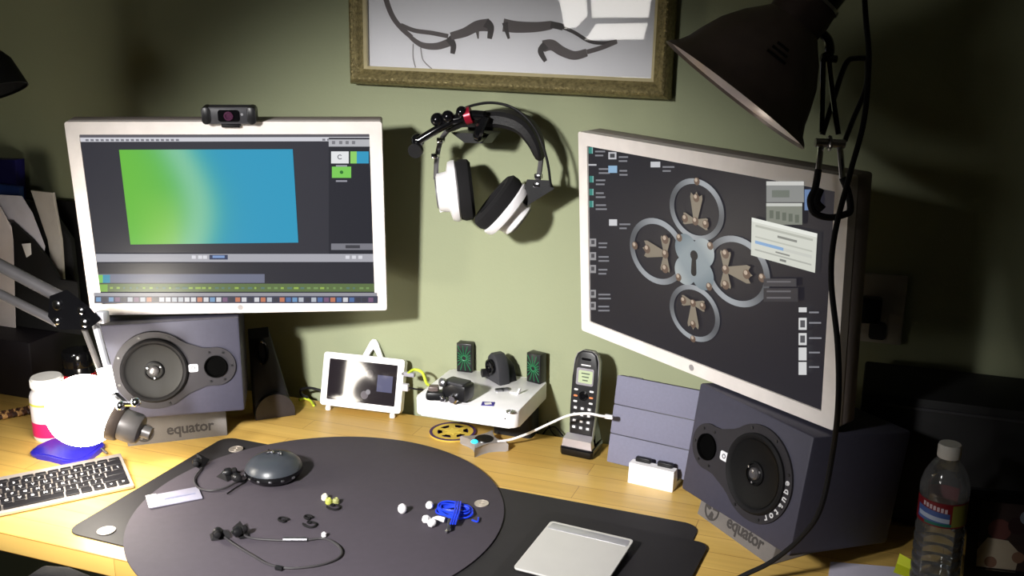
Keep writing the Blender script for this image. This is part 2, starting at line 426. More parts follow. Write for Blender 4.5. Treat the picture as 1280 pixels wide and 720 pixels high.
# ornament: four riveted rings round a keyhole plate
SILV, SILV2, TAN, BRZ, BRZ2 = (158, 162, 166), (84, 86, 90), (134, 124, 108), (104, 84, 70), (186, 168, 150)
rings = [((871.5, 262), (871, 224)), ((822.5, 314), (822, 274)), ((922, 339), (921, 296)), ((869, 391), (868, 424))]
cx, cz = SR(869, 327)
def rivet(x, z, r):
    P.disc(x, z, r, BRZ, 12); P.disc(x-r*.25, z+r*.3, r*.5, BRZ2, 8)
def petal(x, z, ang, ln, w0, w1, col):
    ca, sa = math.cos(ang), math.sin(ang)
    pts = [(0, -w0), (ln*.85, -w1), (ln, -w1*.9), (ln*.9, -w1*.35), (ln*1.08, 0), (ln*.9, w1*.35), (ln, w1*.9), (ln*.85, w1), (0, w0)]
    P.poly([(x+u*ca-v*sa, z+u*sa+v*ca) for u, v in pts], col)
for (c0, e0) in rings:
    x, z = SR(*c0); xe, ze = SR(*e0); r = math.hypot(xe-x, ze-z)
    P.ring(x, z, r*.85, r*1.03, SILV, 44, col2=SILV2, sx=1.17)
s = SR(871, 262); plate = []
for i in range(64):
    a = 2*math.pi*i/64; rr = 0.047*(0.66+0.34*abs(math.cos(2*(a+math.pi/4)))**0.9)
    plate.append((cx+rr*math.cos(a)*.98, cz+rr*math.sin(a)*.98))
P.poly(plate, [(140+int(34*math.sin(i*.2)), 150+int(30*math.sin(i*.2)), 154+int(26*math.sin(i*.2))) for i in range(64)])
for k in range(4):
    a = R_(45+90*k); rivet(cx+.043*math.cos(a), cz+.043*math.sin(a), .006)
P.disc(cx, cz+.010, .0075, (16, 15, 18)); P.poly([(cx-.004, cz+.008), (cx+.004, cz+.008), (cx+.0055, cz-.016), (cx-.0055, cz-.016)], (16, 15, 18)); P.disc(cx, cz-.016, .0055, (16, 15, 18))
for k, (c0, e0) in enumerate(rings):
    x, z = SR(*c0); xe, ze = SR(*e0); r = math.hypot(xe-x, ze-z)
    d = Vector((x-cx, z-cz)).normalized(); ang = math.atan2(d.y, d.x)
    bx, bz = x-d.x*r*.38, z-d.y*r*.38
    petal(bx, bz, ang, r*.92, r*.08, r*.27, TAN)
    for sgn in (1, -1): petal(bx, bz, ang+sgn*math.pi/2, r*.55, r*.06, r*.2, TAN)
    rivet(bx, bz, r*.14); rivet(bx+d.x*r*.78, bz+d.y*r*.78, r*.14); rivet(x+d.x*r*.95, z+d.y*r*.95, r*.13)
    for sgn in (1, -1): rivet(bx-sgn*d.y*r*.46, bz+sgn*d.x*r*.46, r*.14)
# palettes and dialog
px_rect(SR, 961, 226, 1008, 252, (132, 134, 132)); px_rect(SR, 961, 226, 1008, 231, (196, 196, 192)); px_rect(SR, 968, 237, 990, 246, (104, 110, 102))
px_rect(SR, 961, 253, 1006, 280, (122, 126, 116)); px_rect(SR, 961, 253, 1006, 257, (190, 192, 186))
for i in range(5): px_rect(SR, 965+i*8, 262+i*1.4, 970+i*8, 272+i*1.4, (92, 98, 88))
px_rect(SR, 1009, 236, 1026, 262, (96, 122, 162))
dl = [(943, 271), (1025, 291), (1022, 340), (942, 318)]
P.poly([SR(*p) for p in (dl[0], dl[3], dl[2], dl[1])], (206, 208, 198))
def dlrow(u0, u1, v0, v1, col):
    def b(u, v):
        tx = Vector(dl[0]).lerp(Vector(dl[1]), u); bx = Vector(dl[3]).lerp(Vector(dl[2]), u); q = tx.lerp(bx, v); return SR(q.x, q.y)
    P.poly([b(u0, v0), b(u0, v1), b(u1, v1), b(u1, v0)], col)
dlrow(0, 1, 0, .10, (226, 228, 220)); dlrow(.06, .94, .16, .22, (176, 178, 168)); dlrow(.4, .7, .30, .36, (130, 132, 126)); dlrow(.06, .94, .46, .5, (182, 184, 174))
dlrow(.06, .5, .58, .66, (130, 165, 205)); dlrow(.5, .94, .58, .66, (196, 198, 190)); dlrow(.38, .6, .72, .76, (130, 132, 126)); dlrow(.06, .94, .8, .84, (170, 172, 164)); dlrow(.45, .55, .88, .94, (120, 122, 118))
px_rect(SR, 958, 347, 999, 357, (62, 60, 64)); px_rect(SR, 958, 359, 1001, 376, (52, 50, 54))
for y in (350, 362, 370): px_rect(SR, 962, y, 992, y+2, (100, 98, 102))
for (y, h) in ((383, 6), (396, 15), (415, 15), (433, 16), (451, 16)):
    ic(1002, y, 10, h, (206, 206, 206), 1)
    if h == 15: px_rect(SR, 1004, y+3, 1010, y+h-3, (80, 80, 84))
P.build('screen', SCREEN, rm, SCRM)

def arm(mon, mm):
    """wall bracket behind the screen, a part of its monitor"""
    iv = mm.inverted(); a = Vector((0, 0.061, 0)); n = iv.to_3x3() @ Vector((0, -1, 0))
    o = mm @ a; w = iv @ Vector((o.x, WALL, o.z)); k = axis_m(w, n)
    G().box((0, 0, .006), (.09, .16, .012), .003).build('wall_plate', BLACKM, mon, m=k)
    mid = (w+n*.012+a)/2; g = G(); g.cyl(w+n*.012, mid, .016); g.cyl(mid, a, .016); g.ball(mid, .022); g.build('bracket_arm', BLACKM, mon)
arm(lm, lmM); arm(rm, rmM)

# webcam on the left monitor
wm = lmM @ Matrix.Translation((0.010, -0.006, MH/2+.0135))
t = thing('webcam', 'black webcam clipped on top of the video editor monitor', 'webcam', m=wm)
G().prism(rrect(.086, .027, .008), -.012, .012, XZ, .003).build('body', GREYD, t)
for s in (-1, 1): G().prism(rrect(.014, .028, .005, cx=s*.036), -.011, .0135, XZ, .002).build('end_grille', BLACK, t)
G().prism(rrect(.034, .019, .004), .0121, .0135, XZ).build('face_plate', GLOSSB, t)
l_ = G().lathe([(.0075, 0), (.0075, .003), (.005, .0035), (.004, .002), (0, .0018)], 20, Matrix.Translation((0, -.0135, 0)) @ Matrix.Rotation(R_(90), 4, 'X')).build('lens', M('lens_glass', (70, 40, 60), 0.08), t)
G().prism(circ(.0022, 10, .021, .002), .0121, .0125, XZ).build('badge', M('badge_grey', (130, 130, 134)), t)
G().box((0, .012, -.018), (.03, .03, .008), .002).build('clip', BLACK, t)

# ================================================================ speakers
CAB = M('slate_cabinet', (60, 59, 73), 0.55, var=0.05, scale=120, bump=.1)
BAF = M('baffle_grey', (42, 40, 44), 0.6, spec=.3)
CONE = M('cone_black', (14, 14, 15), 0.45, spec=.18)
FOAM = M('grey_foam', (104, 100, 98), 0.9, bump=.3, bscale=600)
INK = M('dark_ink', (56, 53, 53), 0.8)
SPW, SPH, SPD = .23, .168, .19
def speaker(c, yaw, tilt, mirror, label, side_text):
    # c: middle of the front face
    m = posem(c, yaw, tilt, 0) @ Matrix.Translation((0, 0, -SPH/2)); t = thing('speaker', label, 'speaker', m=m)
    up = Matrix.Translation((0, 0, SPH/2))
    def at(x, z=0, y=0): return Matrix.Translation((x, y, SPH/2+z)) @ Matrix.Rotation(R_(90), 4, 'X')
    dx, pxx = (.031, -.071) if mirror else (-.031, .071)
    G().box((0, SPD/2, SPH/2), (SPW, SPD, SPH), .004).build('cabinet', CAB, t)
    # key-shaped baffle plate
    R0, R1 = .068, .034; sgn = 1 if pxx > dx else -1; d = abs(pxx-dx); pts = []
    for i in range(41):
        a = R_(48+264*i/40); pts.append((dx+sgn*R0*math.cos(a), R0*math.sin(a)))
    for i in range(8): # concave flank
        pass
    low = [(dx+sgn*(.045+.010), -.044), (dx+sgn*(d-.020), -.0335)]
    pts += low
    for i in range(25):
        a = R_(-100+200*i/24); pts.append((pxx+sgn*R1*math.cos(a), R1*math.sin(a)))
    pts += [(dx+sgn*(d-.020), .0335), (dx+sgn*(.045+.010), .044)]
    G().prism(pts, 0, .0035, up @ XZ, .0008).build('baffle', BAF, t)
    w = G().lathe([(.056, 0), (.056, .004), (.053, .0065), (.049, .0045), (.0465, .0005), (.0465, -.0001)], 48, at(dx, 0, -.0034), cap0=False, cap1=False)
    surround = w.build('surround', RUBBER, t)
    G().lathe([(.0475, .004), (.044, .0025), (.017, .0008), (.0165, .003), (.014, .004), (.014, .0015), (.0135, .0008), (0, .0008)], 48, at(dx, 0, -.0034), cap0=False, cap1=False).build('cone', CONE, t)
    G().lathe([(.009, .0009), (.0085, .004), (.006, .0065), (0, .0075)], 24, at(dx, 0, -.0034), cap0=False).build('tweeter', M('tweeter_dome', (90, 88, 90), .2, .4), t)
    for k in range(3):
        a = R_(30+120*k); G().cyl((dx+.0125*math.cos(a), -.0045, SPH/2+.0125*math.sin(a)), (dx+.0125*math.cos(a), -.008, SPH/2+.0125*math.sin(a)), .0016, seg=8).build('phase_screw', STEEL, t)
    G().lathe([(.0195, 0), (.0195, .004), (.0175, .0042), (.0165, .0005), (0, .0004)], 32, at(pxx, 0, -.0032), cap0=False).build('port', M('port_shade', (3, 3, 3), .95, spec=0.05), t)  # shallow dish; near-black colour stands in for the shade inside a deep port
    bx = (dx+pxx)/2+sgn*.0135
    b = G().prism(rrect(.016, .0135, .003, cx=bx), .0035, .0046, up @ XZ).build('badge', M('badge_white', (225, 225, 230), .3), t)
    G().ring_prism(circ(.0036, 14, bx), circ(.0022, 14, bx), .0046, .005, up @ XZ).build('badge_mark', M('badge_mark', (80, 80, 86)), b)
    for k in range(8):
        a = R_(20+45*k)
        q = (dx+.0625*math.cos(a), .0625*math.sin(a))
        if abs(math.sin(a)) < .5 and (math.cos(a) > 0) == (sgn > 0): continue
        G().cyl((q[0], -.0034, SPH/2+q[1]), (q[0], -.0048, SPH/2+q[1]), .0022, seg=8).build('screw', BLACK, t)
    for a in (-60, 0, 60, 110, -110):
        q = (pxx+sgn*.0275*math.cos(R_(a)), .0275*math.sin(R_(a)))
        G().cyl((q[0], -.0034, SPH/2+q[1]), (q[0], -.0048, SPH/2+q[1]), .002, seg=8).build('screw', BLACK, t)
    if side_text:
        for k, chh in enumerate('equator'):
            a = R_(13-11*k-3); rr = .0615
            mm = up @ Matrix.Translation((dx+rr*math.cos(a), -.0037, rr*math.sin(a))) @ Matrix.Rotation(R_(90), 4, 'X') @ Matrix.Rotation(a-math.pi/2, 4, 'Z')
            text_obj('lettering', chh, .0145, M('white_ink', (205, 205, 208), .5), t, mm, .0002, bold=.0003)
    return t
def stand(c, yaw, label, w=.172, h=.055, h2=.026, d=.2):
    t = thing('speaker_stand', label, 'speaker stand', (c[0], c[1], DESK), R_(yaw))
    g = G(); prof = [(0, 0), (.012, h), (d, h2), (d, 0)]
    mm = Matrix(((0, 0, 1, -w/2), (1, 0, 0, 0), (0, 1, 0, 0), (0, 0, 0, 1)))
    g.prism(prof, 0, w, mm, .002).build('wedge', FOAM, t)
    tl = math.atan2(.012, h)
    lo_ = -min(.007, h/2-.0185)
    fm = Matrix.Translation((0, .006-.0003, h/2)) @ Matrix.Rotation(R_(90)-tl, 4, 'X')
    text_obj('lettering', 'equator', .027, INK, t, fm @ Matrix.Translation((.022, lo_, 0)), .0003, .95, bold=.0006)
    g = G(); g.ring_prism(circ(.0165, 28), circ(.0135, 28), 0, .0004, Matrix.Identity(4))
    for k in range(3):
        a = R_(30+120*k); g.prism([(0.002*math.cos(a), .002*math.sin(a)), (.0135*math.cos(a-.35), .0135*math.sin(a-.35)), (.0145*math.cos(a+.45), .0145*math.sin(a+.45)), (.007*math.cos(a+.9), .007*math.sin(a+.9))], 0, .0004)
    g.build('emblem', INK, t, m=fm @ Matrix.Translation((-.056, lo_, 0)))
    return t
stand((-1.158, -.262), 38.0, 'grey foam wedge with lettering on the desk behind the lamp globe')
speaker((-1.133, -.288, .889), 33, -6, False, 'slate grey speaker lying sideways behind the desk lamp globe', False)
stand((-.169, -.265), -43.5, 'grey foam wedge with lettering beside the trackpad mat', h=.0425, h2=.0095)
speaker((-.157, -.300, .8745), -40.6, -9.0, True, 'slate grey speaker lying sideways with white lettering on its ring', True)

# ================================================================ picture on the wall
GOLD = M('antique_gold', (150, 138, 96), 0.42, 0.55, var=.35, scale=160, bump=.6, bscale=500)
GOLDL = M('pale_gilt', (214, 202, 160), 0.35, 0.3)
bl, brr = W(434, 105, -.005), W(834, 125.5, -.005)
ang = math.atan2(brr.z-bl.z, brr.x-bl.x); FWID = (brr-bl).length; FHGT = .43
pm = Matrix.Translation((bl.x, WALL-.001, bl.z)) @ Matrix.Rotation(-ang, 4, 'Y')
t = thing('picture_frame', 'gold ornate framed drawing hanging on the green wall', 'picture', m=pm)
rw = .027
def rail(p, q, name):   # along p->q, outer edge; inner to the left
    p, q = Vector((p[0], 0, p[1])), Vector((q[0], 0, q[1])); d = (q-p).normalized(); n = Vector((-d.z, 0, d.x)); L = (q-p).length
    prof = [(0, 0), (0, -.022), (.004, -.030), (.010, -.034), (.016, -.030), (.021, -.024), (rw, -.020), (rw, 0)]
    g = G(); A = []; B = []
    for (u, y) in prof:
        A.append(g.bm.verts.new(p+n*u+d*u+Vector((0, y, 0)))); B.append(g.bm.verts.new(q+n*u-d*u+Vector((0, y, 0))))
    k = len(prof)
    for i in range(k): g.bm.faces.new((A[i], A[(i+1) % k], B[(i+1) % k], B[i]))
    g.bm.faces.new(A); g.bm.faces.new(list(reversed(B)))
    r = g.build('frame_rail', GOLD, t)
    g = G(); cnt = int(L/.011)
    for i in range(1, cnt):
        c = p+d*(i*L/cnt)+n*.010+Vector((0, -.0335, 0))
        g.hull([c+d*.005, c-d*.004+n*.003, c-d*.004-n*.003, c+Vector((0, -.0025, 0)), c+d*.001+n*.004, c+d*.001-n*.004])
        c2 = c + n*.0085 + Vector((0, .007, 0)); g.hull([c2+d*.003, c2-d*.003, c2+n*.002, c2-n*.002, c2+Vector((0, -.0015, 0))])
    g.build('ornament', GOLD, r)
    g = G(); a, b = p+n*rw+d*rw, q+n*rw-d*rw
    g.hull([a+Vector((0, -.021, 0)), b+Vector((0, -.021, 0)), a+(n+d)*.005+Vector((0, -.018, 0)), b+(n-d)*.005+Vector((0, -.018, 0)), a+Vector((0, -.012, 0)), b+Vector((0, -.012, 0)), a+(n+d)*.005+Vector((0, -.012, 0)), b+(n-d)*.005+Vector((0, -.012, 0))])
    g.build('inner_lip', GOLDL, r)
cs = [(0, 0), (FWID, 0), (FWID, FHGT), (0, FHGT)]
for i in range(4): rail(cs[i], cs[(i+1) % 4], 'x')
G().box((FWID/2, -.004, FHGT/2), (FWID-2*rw+.01, .006, FHGT-2*rw+.01)).build('mount_board', PAPER, t)
inv = pm.inverted()
def SP(px, py):
    a = inv @ CAM; d = inv.to_3x3() @ ray(px, py); q = a+d*((-.0075-a.y)/d.y); return (q.x, q.z)
P = Paint(); P.rect(rw, rw, FWID-rw, FHGT-rw, (226, 226, 230))
GR, GR2 = (98, 92, 92), (70, 66, 66)
def cv(*p): return [SP(440+x/3.2, y/3.2) for x, y in p]
def u(w): return w*.00135/3.2
P.stroke(cv((120, -150), (125, -60), (140, 10), (165, 70), (200, 115), (240, 150)), lambda t: u(28-8*t), GR)
P.stroke(cv((195, 100), (250, 122), (320, 132), (385, 145)), u(18), GR)
P.stroke(cv((235, 150), (280, 180), (340, 185), (400, 165)), lambda t: u(18+16*t), GR)
P.stroke(cv((385, 150), (405, 180), (402, 215)), lambda t: u(34-14*t), GR2)
P.stroke(cv((395, 145), (450, 130), (500, 105), (545, 100)), lambda t: u(30+20*t), GR)
P.stroke(cv((535, 90), (555, 110), (550, 155)), lambda t: u(40-20*t), GR2)
P.stroke(cv((500, 110), (505, 155)), lambda t: u(20-14*t), GR)
P.stroke(cv((605, 100), (660, 108), (740, 108), (800, 100)), lambda t: u(52-20*t), GR)
P.stroke(cv((612, 90), (618, 120), (628, 155)), lambda t: u(26-16*t), GR2)
P.stroke(cv((795, 98), (830, 105), (845, 110)), u(26), GR2)
P.stroke(cv((840, 108), (890, 130), (950, 165), (1010, 172), (1060, 165)), u(14), GR2)
P.stroke(cv((1060, 165), (1000, 190), (940, 208)), u(18), GR)
P.stroke(cv((940, 210), (890, 222), (840, 205), (800, 180), (765, 185)), lambda t: u(30+16*t), GR)
P.stroke(cv((775, 180), (755, 205), (775, 245)), lambda t: u(34-18*t), GR2)
P.stroke(cv((245, 175), (245, 230), (255, 270)), u(5), (150, 146, 146)); P.stroke(cv((275, 190), (285, 240), (320, 275)), u(5), (150, 146, 146))
P.build('drawing', PRINT, t, Matrix.Translation((0, -.0075, 0)))
G().box((FWID/2, -.0105, FHGT/2), (FWID-2*rw+.01, .002, FHGT-2*rw+.01)).build('glass', glass_mat('picture_glass'), t)

# the lamp whose reflection shows in the picture glass: box light on a stand behind the camera
YB = -2.5
def mirror(px, py):
    a = inv @ CAM; d = inv.to_3x3() @ ray(px, py); q = a+d*((-.0115-a.y)/d.y)
    d2 = Vector((d.x, -d.y, d.z)); q = pm @ q; d2 = pm.to_3x3() @ d2
    return q + d2*((YB-q.y)/d2.y)
quads = [[(693, -30), (730, -30), (734, 19), (720, 34), (706, 36)], [(737, -30), (818, -30), (810, 22), (740, 22)], [(745, 30), (809, 29), (804, 49), (731, 50)]]
pts = [[mirror(*p) for p in qd] for qd in quads]
allp = [p for qd in pts for p in qd]; lo = Vector((min(p.x for p in allp), 0, min(p.z for p in allp))); hi = Vector((max(p.x for p in allp), 0, max(p.z for p in allp)))
t = thing('box_light', 'three-paned white box light on a floor stand', 'lamp', ((lo.x+hi.x)/2, YB, 0))
o = Vector(((lo.x+hi.x)/2, YB, 0)); cz_ = (lo.z+hi.z)/2
G().box((0, -.07, cz_), (hi.x-lo.x+.01, .12, hi.z-lo.z+.01), .01).build('housing', GREYD, t)
LP = M('light_pane', (255, 250, 242), .5, emit=((255, 250, 242), 9.0))
for qd in pts:
    g = G(); g.prism([(p.x-o.x, p.z) for p in qd], .0, .004, Matrix.Translation((0, -.004, 0)) @ Matrix(((1, 0, 0, 0), (0, 0, 1, 0), (0, 1, 0, 0), (0, 0, 0, 1)))); g.build('pane', LP, t)
G().cyl((0, -.07, .03), (0, -.07, lo.z), .014).build('pole', BLACKM, t)
for k in range(3):
    a = R_(90+120*k); G().cyl((0, -.07, .12), (.3*math.cos(a), -.07+.3*math.sin(a), .012), .01, seg=8).build('leg', BLACKM, t)
# the shaded reflector lamp that throws the key light
d = (KEY_AIM-KEY_POS).normalized(); bp_ = Vector((-.62, -2.25, 0))
t = thing('reflector_lamp', 'black reflector lamp on a tall stand', 'lamp', bp_)
km = axis_m(KEY_POS-bp_-d*.02, -d)
G().lathe([(.10, -.035), (.101, -.035), (.085, .03), (.05, .075), (.02, .09), (.02, .13), (0, .13)], 32, km, cap0=False).build('shade', BLACK, t)
hp_ = KEY_POS-bp_-d*.14
G().tube([hp_, hp_+Vector((.08, -.10, .06)), Vector((0, 0, 1.95))], .011).build('boom', BLACKM, t)
G().cyl((0, 0, .02), (0, 0, 1.97), .014).build('pole', BLACKM, t); G().lathe([(.16, 0), (.16, .015), (.02, .03)], 32).build('base', BLACKM, t)

# ================================================================ headphones on their hook
HY = -.055
def hpx(x, y, Y=HY): return W(490+x/3.79, 120+y/3.79, Y)       # from the close-up
LEATH = M('black_leather', (20, 19, 21), .55, bump=.3, bscale=300)
PAD = M('velour_pad', (14, 13, 15), .95)
HPW = M('headphone_white', (236, 234, 236), .35)
o = hpx(470, 330)
t = thing('headphones', 'white and black over-ear headphones hanging on the wall hook', 'headphones', o)
def rel(*p): return [q-o for q in p]
def cup(c, n, r):
    m = axis_m(c-o, n)
    e = G().lathe([(r*.55, -.030), (r*.62, -.028), (r*.66, -.012), (r*.95, -.008), (r*1.0, -.002), (r*1.0, .004), (r*.9, .008)], 40, m).build('ear_cup', HPW, t)
    G().lathe([(r*.50, -.0325), (r*.5, -.0295)], 28, m).build('grille', M('grille_grey', (120, 120, 122), .4, .5), e)
    G().lathe([(r*.94, .006), (r*1.0, .014), (r*.98, .026), (r*.86, .031), (r*.62, .030), (r*.52, .022), (r*.5, .012), (0, .010)], 40, m, cap0=False).build('ear_pad', PAD, e)
    return e
LC, RC = hpx(298, 450), hpx(540, 535)
cup(LC, (.90, .40, .10), .053); cup(RC, (-.70, -.27, .62), .053)
# leather strap
g = G(); sp = smooth_path(rel(hpx(262, 165), hpx(330, 120), hpx(430, 108), hpx(540, 108), hpx(625, 140), hpx(680, 215), hpx(705, 305)), 5); k = len(sp); rings_ = []
for i, p in enumerate(sp):
    tt = (sp[min(i+1, k-1)]-sp[max(i-1, 0)]).normalized(); f = math.sin(math.pi*i/(k-1))**.6
    nn = Vector((-tt.z, 0, tt.x)); ww = .006+.022*f; th = .0025+.0105*f
    rings_.append([g.bm.verts.new(p+Vector((0, ww*a_, 0))+nn*(th*b_)) for a_, b_ in ((-1, -.5), (-.8, -1), (.8, -1), (1, -.5), (1, .5), (.8, 1), (-.8, 1), (-1, .5))])
for a, b in zip(rings_, rings_[1:]):
    for i in range(8): g.bm.faces.new((a[i], a[(i+1) % 8], b[(i+1) % 8], b[i]))
g.bm.faces.new(rings_[0]); g.bm.faces.new(list(reversed(rings_[-1])))
g.build('headband', LEATH, t)
for dy in (-.014, .016):
    G().tube(rel(*[hpx(x, y, HY+dy) for x, y in ((262, 160), (300, 92), (365, 50), (470, 32), (570, 55), (650, 120), (705, 210), (738, 320), (752, 430))]), .0023, 8).build('arch_wire', BLACK, t)
G().tube(rel(hpx(270, 155), hpx(232, 210), hpx(212, 300), hpx(208, 395)), .0045, 8).build('slider_arm', M('slider_grey', (120, 118, 120), .35, .6), t)
G().tube(rel(hpx(706, 300), hpx(700, 350), hpx(690, 410)), .0045, 8).build('slider_arm', M('slider_grey', (120, 118, 120), .35, .6), t)
for x, y in ((232, 208), (206, 283), (694, 380), (688, 420)):
    q = hpx(x, y, HY-.004)-o; G().box(q, (.012, .012, .009), .002).build('joint', CHROME, t)
G().hull(rel(*[hpx(x, y, HY+dy) for x, y in ((205, 395), (250, 385), (270, 540), (228, 552), (208, 470)) for dy in (-.02, .02)])).build('yoke', HPW, t)
G().hull(rel(*[hpx(x, y, HY+dy) for x, y in ((640, 395), (752, 400), (768, 440), (640, 520), (610, 500)) for dy in (-.008, .018)])).build('yoke', BLACK, t)
# hook: ball-jointed arm screwed to the wall
o = hpx(430, 150, WALL); hk = thing('headphone_hook', 'black ball-jointed clamp arm with a red ring above the headphones', 'hook', o)
G().lathe([(.02, 0), (.02, .006), (.012, .010), (.012, .04)], 20, axis_m((0, 0, 0), (0, -1, 0))).build('wall_mount', BLACK, hk)
b0 = hpx(405, 168, -.035)-o
G().hull([b0+Vector(v) for v in ((-.03, .02, .0), (.036, .02, .0), (-.036, -.03, .0), (.034, -.03, .0), (-.020, 0, -.018), (.026, 0, -.018), (-.012, -.03, -.016), (.020, -.03, -.016), (.03, -.02, -.004), (-.03, -.02, .0))]).build('saddle', BLACK, hk)
def seg_(pts, r): 
    g = G(); P_ = [hpx(*p) - o for p in pts]; g.tube(P_, r, 12); return g
seg_([(440, 95, -.098), (370, 92, -.098), (300, 112, -.10), (215, 112, -.105)], .0085).build('arm', GLOSSB, hk)
seg_([(290, 120, -.10), (215, 158, -.11), (125, 212, -.12)], .0068).build('arm', GLOSSB, hk)
G().tube([b0+Vector((.020, -.026, -.004)), b0+Vector((.026, -.062, .0)), hpx(440, 95, -.098)-o], .008).build('neck', GLOSSB, hk)
for (x, y, r) in ((215, 112, .0115), (265, 98, .0105), (330, 75, .0095), (122, 210, .0115), (118, 256, .0095)):
    G().ball(hpx(x, y, -.108)-o, r, 18).build('ball_joint', GLOSSB, hk)
G().lathe([(.008, -.004), (.0125, -.004), (.0125, .004), (.008, .004)], 12, axis_m(hpx(112, 258, -.12)-o, (0.1, -1, -.2))).build('knob', BLACK, hk)
G().lathe([(.0085, -.0055), (.0140, -.0055), (.0140, .0055), (.0085, .0055)], 20, axis_m(hpx(362, 93, -.100)-o, hpx(300, 112, -.10)-hpx(370, 92, -.095))).build('ring', M('red_anodised', (150, 20, 44), .3, .3), hk)

# ================================================================ clamp light on the right monitor
DL = 1.215
rc = at_depth(921, 116, DL); r1 = at_depth(838, 50, DL); r2 = at_depth(1005, 181, DL); RAD = (r2-r1).length/2
vv = (rc-CAM).normalized(); e1 = (r2-r1).normalized(); ax = e1.cross(-vv).normalized()      # in the picture plane, across the rim
if ax.dot(UP) < 0: ax = -ax
op = (-ax*math.cos(R_(3.5)) - vv*math.sin(R_(3.5))).normalized()  # opening direction, turned a little to the camera
back = -op
o = at_depth(1040, 240, DL)
t = thing('clamp_light', 'black dome clamp light gripping the top of the keyhole monitor', 'lamp', o)
m = axis_m(rc-o, back)
DOME = M('dark_bronze_enamel', (104, 92, 88), .34, .1, var=.12)
prof = [(RAD*1.03, -.004), (RAD, .0), (RAD*.93, .006), (RAD*.86, .018), (RAD*.80, .035), (RAD*.70, .058), (RAD*.55, .080), (RAD*.40, .096), (RAD*.33, .104)]
G().lathe(prof, 48, m, cap0=False, cap1=False).build('shade', DOME, t)
G().lathe([(r*.985-.0006, z-.0004) for r, z in prof[1:]], 48, m, cap0=False).build('reflector', M('white_reflector', (225, 215, 215), .3, .2), t)
lv = (m.inverted().to_3x3() @ (CAM-rc)); fa = math.atan2(lv.y, lv.x)+.12
for k, zz in enumerate((.052, .059, .066)):
    rr_ = RAD*(.735-.19*(zz-.052)/.028)+.0006; mk = m @ Matrix.Rotation(fa, 4, 'Z') @ Matrix.Translation((rr_, 0, zz)) @ Matrix.Rotation(R_(-38), 4, 'Y')
    G().box((0, 0, 0), (.0010, .026-.005*k, .0035)).build('embossed_mark', BLACKM, t, m=mk)
G().lathe([(RAD*.34, .098), (RAD*.35, .118), (RAD*.33, .135)], 32, m, cap0=False).build('collar', M('collar_bronze', (88, 76, 74), .35, .5), t)
G().lathe([(RAD*.345, .135), (RAD*.345, .139), (RAD*.31, .139)], 32, m, cap0=False).build('collar_ring', CHROME, t)
G().lathe([(RAD*.30, .136), (RAD*.30, .165), (RAD*.25, .175), (RAD*.23, .23), (0, .235)], 24, m, cap0=False).build('socket', GLOSSB, t)
G().lathe([(.018, .10), (.019, .09), (.03, .062), (.034, .045), (.028, .028), (.014, .018), (0, .016)], 24, m).build('bulb', M('frosted_bulb', (235, 232, 228), .3), t)
cl = lambda x, y, dd=0: at_depth(x, y, DL+dd)-o
G().lathe([(.0055, 0), (.0055, .004), (0, .006)], 12, axis_m(cl(990, 53, -.03), -FW)).build('thumb_screw', STEEL, t)
G().tube([cl(1018, 36), cl(1034, 48), cl(1037, 66), cl(1030, 72)], .0055, 8).build('bracket', GLOSSB, t)
G().tube([cl(1026, 72), cl(1046, 74)], .0045, 8, smooth=False).build('wing_nut', GLOSSB, t)
G().tube([cl(1029, 76), cl(1028, 120), cl(1027, 165)], .0032, 8).build('grip_bar', GLOSSB, t)
G().tube([cl(1036, 76), cl(1041, 120), cl(1048, 168)], .0032, 8).build('grip_bar', GLOSSB, t)
G().tube([cl(1028, 168, .01), cl(1040, 130, .01), cl(1052, 92, .01), cl(1060, 76, .01), cl(1070, 73, .012), cl(1084, 73, .012)], .0034, 8).build('handle', BLACK, t)
G().tube([cl(1084, 75, .012), cl(1082, 110, .012), cl(1066, 150, .012), cl(1056, 176, .01)], .0032, 8).build('handle', BLACK, t)
G().tube([cl(1019, 178), cl(1056, 180)], .0052, 10, smooth=False).build('hinge_pin', STEEL, t)
G().torus(axis_m(cl(1037, 179), (1, .3, 0)), .0075, .0022, 20, 6).build('spring', STEEL, t)
for a, b in (((1026, 184), (1023, 212)), ((1050, 184), (1053, 222))):
    G().tube([cl(*a), cl(*b)], .0036, 8, smooth=False).build('jaw', CHROME, t)
G().tube([cl(1023, 212), cl(1019, 235), cl(1013, 250), cl(1018, 266), cl(1037, 272), cl(1056, 268), cl(1063, 262), cl(1060, 240), cl(1053, 222)], .0042, 8).build('jaw_loop', RUBBER, t)
G().tube([cl(1025, 236), cl(1020, 252), cl(1028, 262)], .0052, 8).build('jaw_sleeve', RUBBER, t)
# its flex, hanging down past the monitor to the desk
cp = [at_depth(1079, -40, 1.22), at_depth(1082, 20, 1.22), at_depth(1086, 75, 1.215), at_depth(1080, 150, 1.205), at_depth(1063, 215, 1.19), at_depth(1044, 290, 1.175), at_depth(1039, 350, 1.165), at_depth(1047, 430, 1.155), at_depth(1048, 500, 1.15), W(1041, 565, -.43), W(1026, 635, -.425), W(1002, 671, -.415), W(966, 701, -.40), W(932, 718, -.40), D(900, 733, .7440), D(850, 752, .7440)]
tag(G().tube(cp, .0033, 8, 8).build('power_cord', RUBBER), 'thin black lamp cord hanging down past the keyhole monitor', 'cord')

